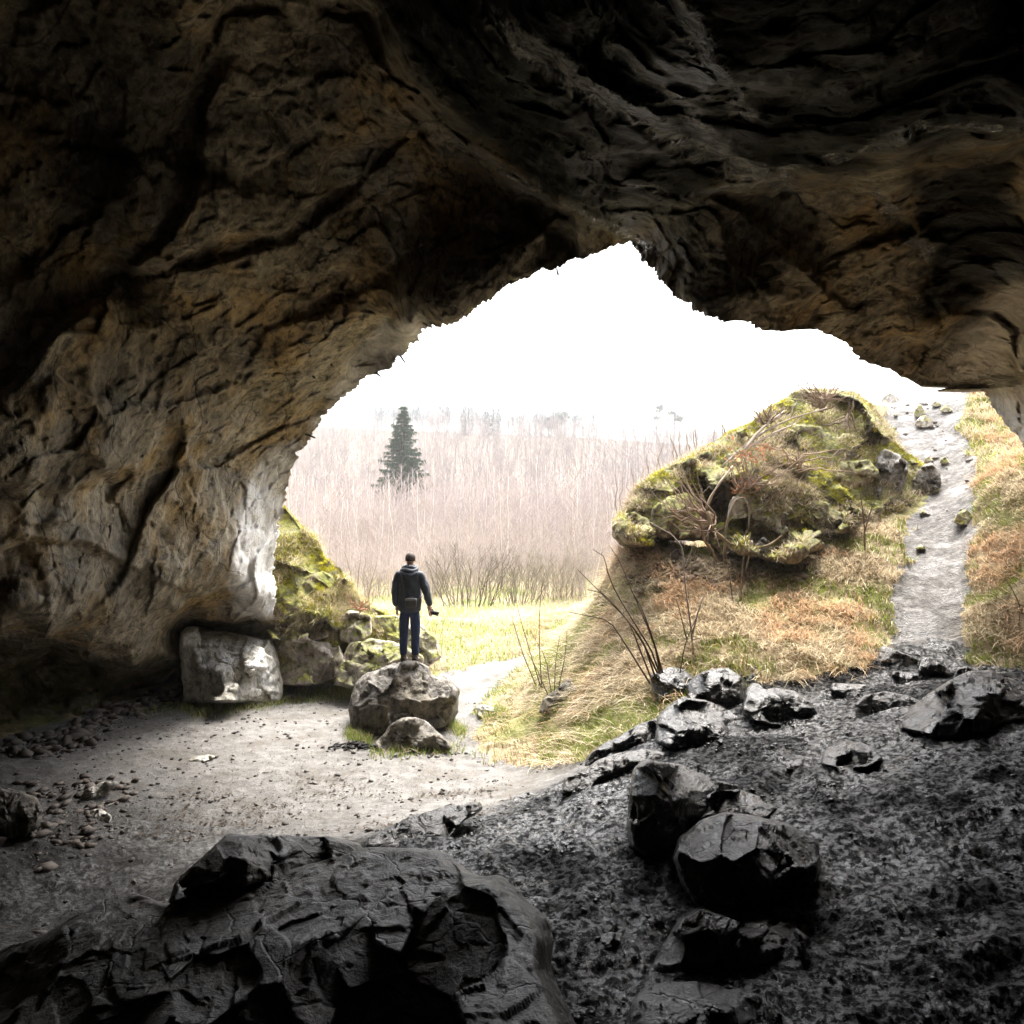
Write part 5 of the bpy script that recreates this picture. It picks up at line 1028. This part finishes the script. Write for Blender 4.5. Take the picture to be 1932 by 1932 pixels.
m=MB();m.tube([(-.03,-.05,.04),(-.05,-.055,.09),(-.02,-.05,.12),(.02,-.045,.09),(.0,-.05,.045)],[(.010,.003)]*5,6,(1,1,1));m.build('strap',M['bagm'],cm)
# ------------------------------------------------------------------ gravel, rubble and leaf litter
def chips(name,Q,size,col,mat,seed,flat=.6,colv=.3,lift=0.):
    """many small angular stones; Q = photo pixels of ground points"""
    r=np.random.default_rng(seed);D=np.array([gd(x,y) for x,y in Q[:1]]) if 0 else None
    X,Y=Q[:,0],Q[:,1];n=len(X);Z=hgt(X,Y)+lift
    base=np.array([[1,0,0],[-1,0,0],[0,1,0],[0,-1,0],[0,0,1],[0,0,-1],[.6,.6,.5],[-.6,.5,.55],[.5,-.6,.6],[-.5,-.5,.5]])
    fc=np.array([[0,6,4],[0,2,6],[2,4,6],[2,7,4],[2,1,7],[1,4,7],[1,9,4],[1,3,9],[3,4,9],[3,8,4],[3,0,8],[0,4,8],[2,0,5],[1,2,5],[3,1,5],[0,3,5]])
    s=size*(.25+3.2*r.random(n)**6);V=base[None]*(1+.45*(r.random((n,10,1))-.5))*np.stack([s*(.7+.6*r.random(n)),s*(.5+.6*r.random(n)),s*flat*(.5+.6*r.random(n))],1)[:,None,:]
    a=r.random(n)*6.28;ca,sa=np.cos(a)[:,None],np.sin(a)[:,None];t=(r.random(n)-.5)[:,None]*.7
    x=V[...,0]*ca-V[...,1]*sa;y=V[...,0]*sa+V[...,1]*ca;z=V[...,2]+t*x
    V=np.stack([x+X[:,None],y+Y[:,None],z+Z[:,None]+(s*flat*.25)[:,None]],2).reshape(-1,3)
    Fc=(np.arange(n)[:,None,None]*10+fc[None]).reshape(-1,3)
    C=np.repeat(np.array(col)*(1-colv+2*colv*r.random((n,1))),10,axis=0)
    o=mesh(name,V,Fc,mat,None,False,{'Col':C});o['kind']='stuff';return o
M['chip']=flat_mat('loose_stone_chips',(1,1,1),.8,.3,.25,12,.3,.01,True)
M['wetchip']=flat_mat('wet_stone_chips',(1,1,1),.4,.4,.25,12,.3,.01,True)
r=np.random.default_rng(88)
def band(pts,n,sp):   # world points scattered along a photo polyline
    Wp=np.array([W(*p) for p in pts]);t=r.random(n)*(len(Wp)-1);i=t.astype(int);f=(t-i)[:,None]
    return Wp[i]*(1-f)+Wp[np.minimum(i+1,len(Wp)-1)]*f+r.normal(0,sp,(n,2))
chips('rubble',band([(150,1378),(220,1345),(300,1325),(360,1312),(430,1308)],1500,.22),.038,(.15,.125,.105),M['chip'],1)
chips('rubble',band([(345,1326),(400,1330),(470,1328),(530,1322),(560,1305),(640,1296)],420,.09),.05,(.24,.215,.18),M['chip'],12)
chips('rubble',band([(20,1400),(70,1420),(120,1400),(160,1385)],500,.3),.05,(.10,.085,.07),M['chip'],2)
chips('rubble',band([(60,1520),(120,1500),(180,1480),(210,1540),(150,1580),(60,1600)],700,.3),.028,(.12,.10,.085),M['chip'],3)
n=7000;X=-7+8*r.random(n);Y=5+8.5*r.random(n);d,p=zones(X,Y);k=(d>.05)&(hgt0(X,Y)<.5);k&=(r.random(n)<.35+.65*(nz(X,Y,1.2,44)>.1));Q=np.c_[X,Y][k]
chips('gravel',Q,.014,(.12,.11,.10),M['chip'],4,colv=.5)
n=34000;X=-1.5+9*r.random(n);Y=2.6+7.4*r.random(n)**1.2;d,p=zones(X,Y);k=(d>.05)&(hgt0(X,Y)>.5)&(r.random(n)<.08+.9*sstep(.05,.3,nz(X,Y,1.5,45)));Q=np.c_[X,Y][k]
chips('wet_gravel',Q,.0085,(.02,.02,.02),M['wetchip'],5,colv=.5)
n=500;X=8+4*r.random(n);Y=9+13*r.random(n);d,p=zones(X,Y);k=(p>.02);Q=np.c_[X,Y][k];chips('gravel',Q,.028,(.22,.20,.19),M['chip'],6)
# soil crumbs and stones under the knoll
n=1400;Q=np.array([W(1200+330*a,1060+45*b) for a,b in r.random((160,2))]);Q=Q[r.integers(0,160,n)]+r.normal(0,.12,(n,2));chips('rubble',Q,.04,(.24,.18,.13),M['chip'],7)
# leaf litter
def litter(name,Q,col,seed,s=.035):
    r=np.random.default_rng(seed);n=len(Q);Z=hgt(Q[:,0],Q[:,1])+.012;a=r.random(n)*6.28;L=s*(.5+r.random(n));w=L*(.25+.3*r.random(n))
    u=np.c_[np.cos(a),np.sin(a),r.normal(0,.25,n)]*L[:,None];v=np.c_[-np.sin(a),np.cos(a),r.normal(0,.3,n)]*w[:,None];c=np.c_[Q,Z]
    lift=np.c_[0*a,0*a,L*.35]
    V=np.stack([c-u,c-v*.9+lift*.4,c+u+lift*.3,c+v+lift*.4],1).reshape(-1,3);Fc=np.arange(n)[:,None]*4+np.array([[0,1,2,3]])
    o=mesh(name,V,Fc,M['leafy'],None,False,{'Col':np.repeat(np.array(col)*(.5+r.random((n,1))),4,axis=0)});o['kind']='stuff'
pp=[(820,1555),(560,1470),(620,1500),(500,1530),(860,1500),(440,1560),(700,1560),(330,1580),(300,1545),(1010,1395),(660,1480),(380,1510)]
Q=np.concatenate([np.array(W(x,y))+r.normal(0,1,(int(60+110*r.random()),2))*[.32,.13] for x,y in pp]);litter('leaf_litter',Q,(.10,.075,.055),1,.022)
n=900;X=-6+6*r.random(n);Y=5.2+8*r.random(n);d,p=zones(X,Y);k=d>.1;litter('leaf_litter',np.c_[X,Y][k],(.10,.08,.06),2,.02)
# small fire remains
def pile(label,x,y,n,s,col,mat,nm,cat):
    c=W(x,y);m=MB();rr=np.random.default_rng(int(x))
    for i in range(n):
        p=np.array([c[0]+rr.normal(0,.16),c[1]+rr.normal(0,.07),0]);p[2]=hgt(p[0],p[1])[0]+.01+.03*rr.random();a=rr.random()*3.14;L=s*(.5+rr.random())
        m.tube([p-[math.cos(a)*L,math.sin(a)*L,0],p+[0,0,.01],p+[math.cos(a)*L,math.sin(a)*L,.02*rr.random()]],[.012,.018,.010],5,col)
    tag(m.build(nm,mat),label,cat)
pile('heap of charred black wood left of the small boulder',668,1410,34,.07,(.012,.011,.011),M['chip'],'charcoal_heap','charcoal')
pile('thin grey stick with twigs lying against the front of the small boulder',790,1424,3,.22,(.10,.08,.06),M['chip'],'stick','stick')
# ------------------------------------------------------------------ camera, sky, sun
cam=bpy.data.cameras.new('camera');co=bpy.data.objects.new('camera',cam);COL.objects.link(co);SC.camera=co
co.location=(0,0,H);co.rotation_euler=(math.pi/2,0,0);cam.sensor_width=36;cam.lens=36*F/1932;cam.clip_start=.05;cam.clip_end=3000
EL,AZ=math.radians(58),math.radians(20)      # azimuth measured from +Y towards +X
w=bpy.data.worlds.new('World');SC.world=w;w.use_nodes=True;nt=w.node_tree;bg=nt.nodes['Background']
sky=nt.nodes.new('ShaderNodeTexSky');sky.sky_type='NISHITA';sky.sun_disc=False;sky.sun_elevation=EL;sky.sun_rotation=AZ;sky.dust_density=4;sky.air_density=1;sky.ozone_density=1
hs=nt.nodes.new('ShaderNodeHueSaturation');hs.inputs['Saturation'].default_value=.6;nt.links.new(sky.outputs[0],hs.inputs['Color'])
tint=nt.nodes.new('ShaderNodeMix');tint.data_type='RGBA';tint.blend_type='MULTIPLY';tint.inputs[0].default_value=1;tint.inputs[7].default_value=(1,.99,.96,1);nt.links.new(hs.outputs[0],tint.inputs[6])
nt.links.new(tint.outputs[2],bg.inputs[0]);bg.inputs[1].default_value=.15
s=bpy.data.lights.new('sun','SUN');so=bpy.data.objects.new('sun',s);COL.objects.link(so)
s.energy=2.3;s.angle=math.radians(32);s.color=(1,.97,.92)
d=Vector((math.sin(AZ)*math.cos(EL),math.cos(AZ)*math.cos(EL),math.sin(EL)));so.rotation_euler=d.to_track_quat('Z','Y').to_euler();so.location=(5,40,40)
SC.view_settings.view_transform='Standard';SC.view_settings.look='None';SC.view_settings.gamma=1;SC.view_settings.exposure=2.48
cy=SC.cycles;cy.use_denoising=True;cy.max_bounces=8;cy.diffuse_bounces=5;cy.glossy_bounces=3;cy.transmission_bounces=2;cy.transparent_max_bounces=6;cy.volume_bounces=1
cy.sample_clamp_indirect=6;cy.caustics_reflective=False;cy.caustics_refractive=False
try: cy.volume_step_rate=4
except Exception: pass

# the hazy air of the valley
hz=bpy.data.meshes.new('haze')
x0,x1,y0,y1,z0,z1=-430,430,-430,430,-8,75
hz.from_pydata([(x,y,z) for z in (z0,z1) for x,y in ((x0,y0),(x1,y0),(x1,y1),(x0,y1))],[],[(0,3,2,1),(4,5,6,7),(0,1,5,4),(1,2,6,5),(2,3,7,6),(3,0,4,7)])
hm=bpy.data.materials.new('pale_haze');hm.use_nodes=True;ht=hm.node_tree;ht.nodes.clear();ho=ht.nodes.new('ShaderNodeOutputMaterial');pv=ht.nodes.new('ShaderNodeVolumePrincipled')
pv.inputs['Color'].default_value=(.93,.93,.93,1);pv.inputs['Density'].default_value=.0006;pv.inputs['Anisotropy'].default_value=.2;ht.links.new(pv.outputs[0],ho.inputs['Volume'])
hz.materials.append(hm);ho_=bpy.data.objects.new('haze',hz);COL.objects.link(ho_);ho_['kind']='stuff'
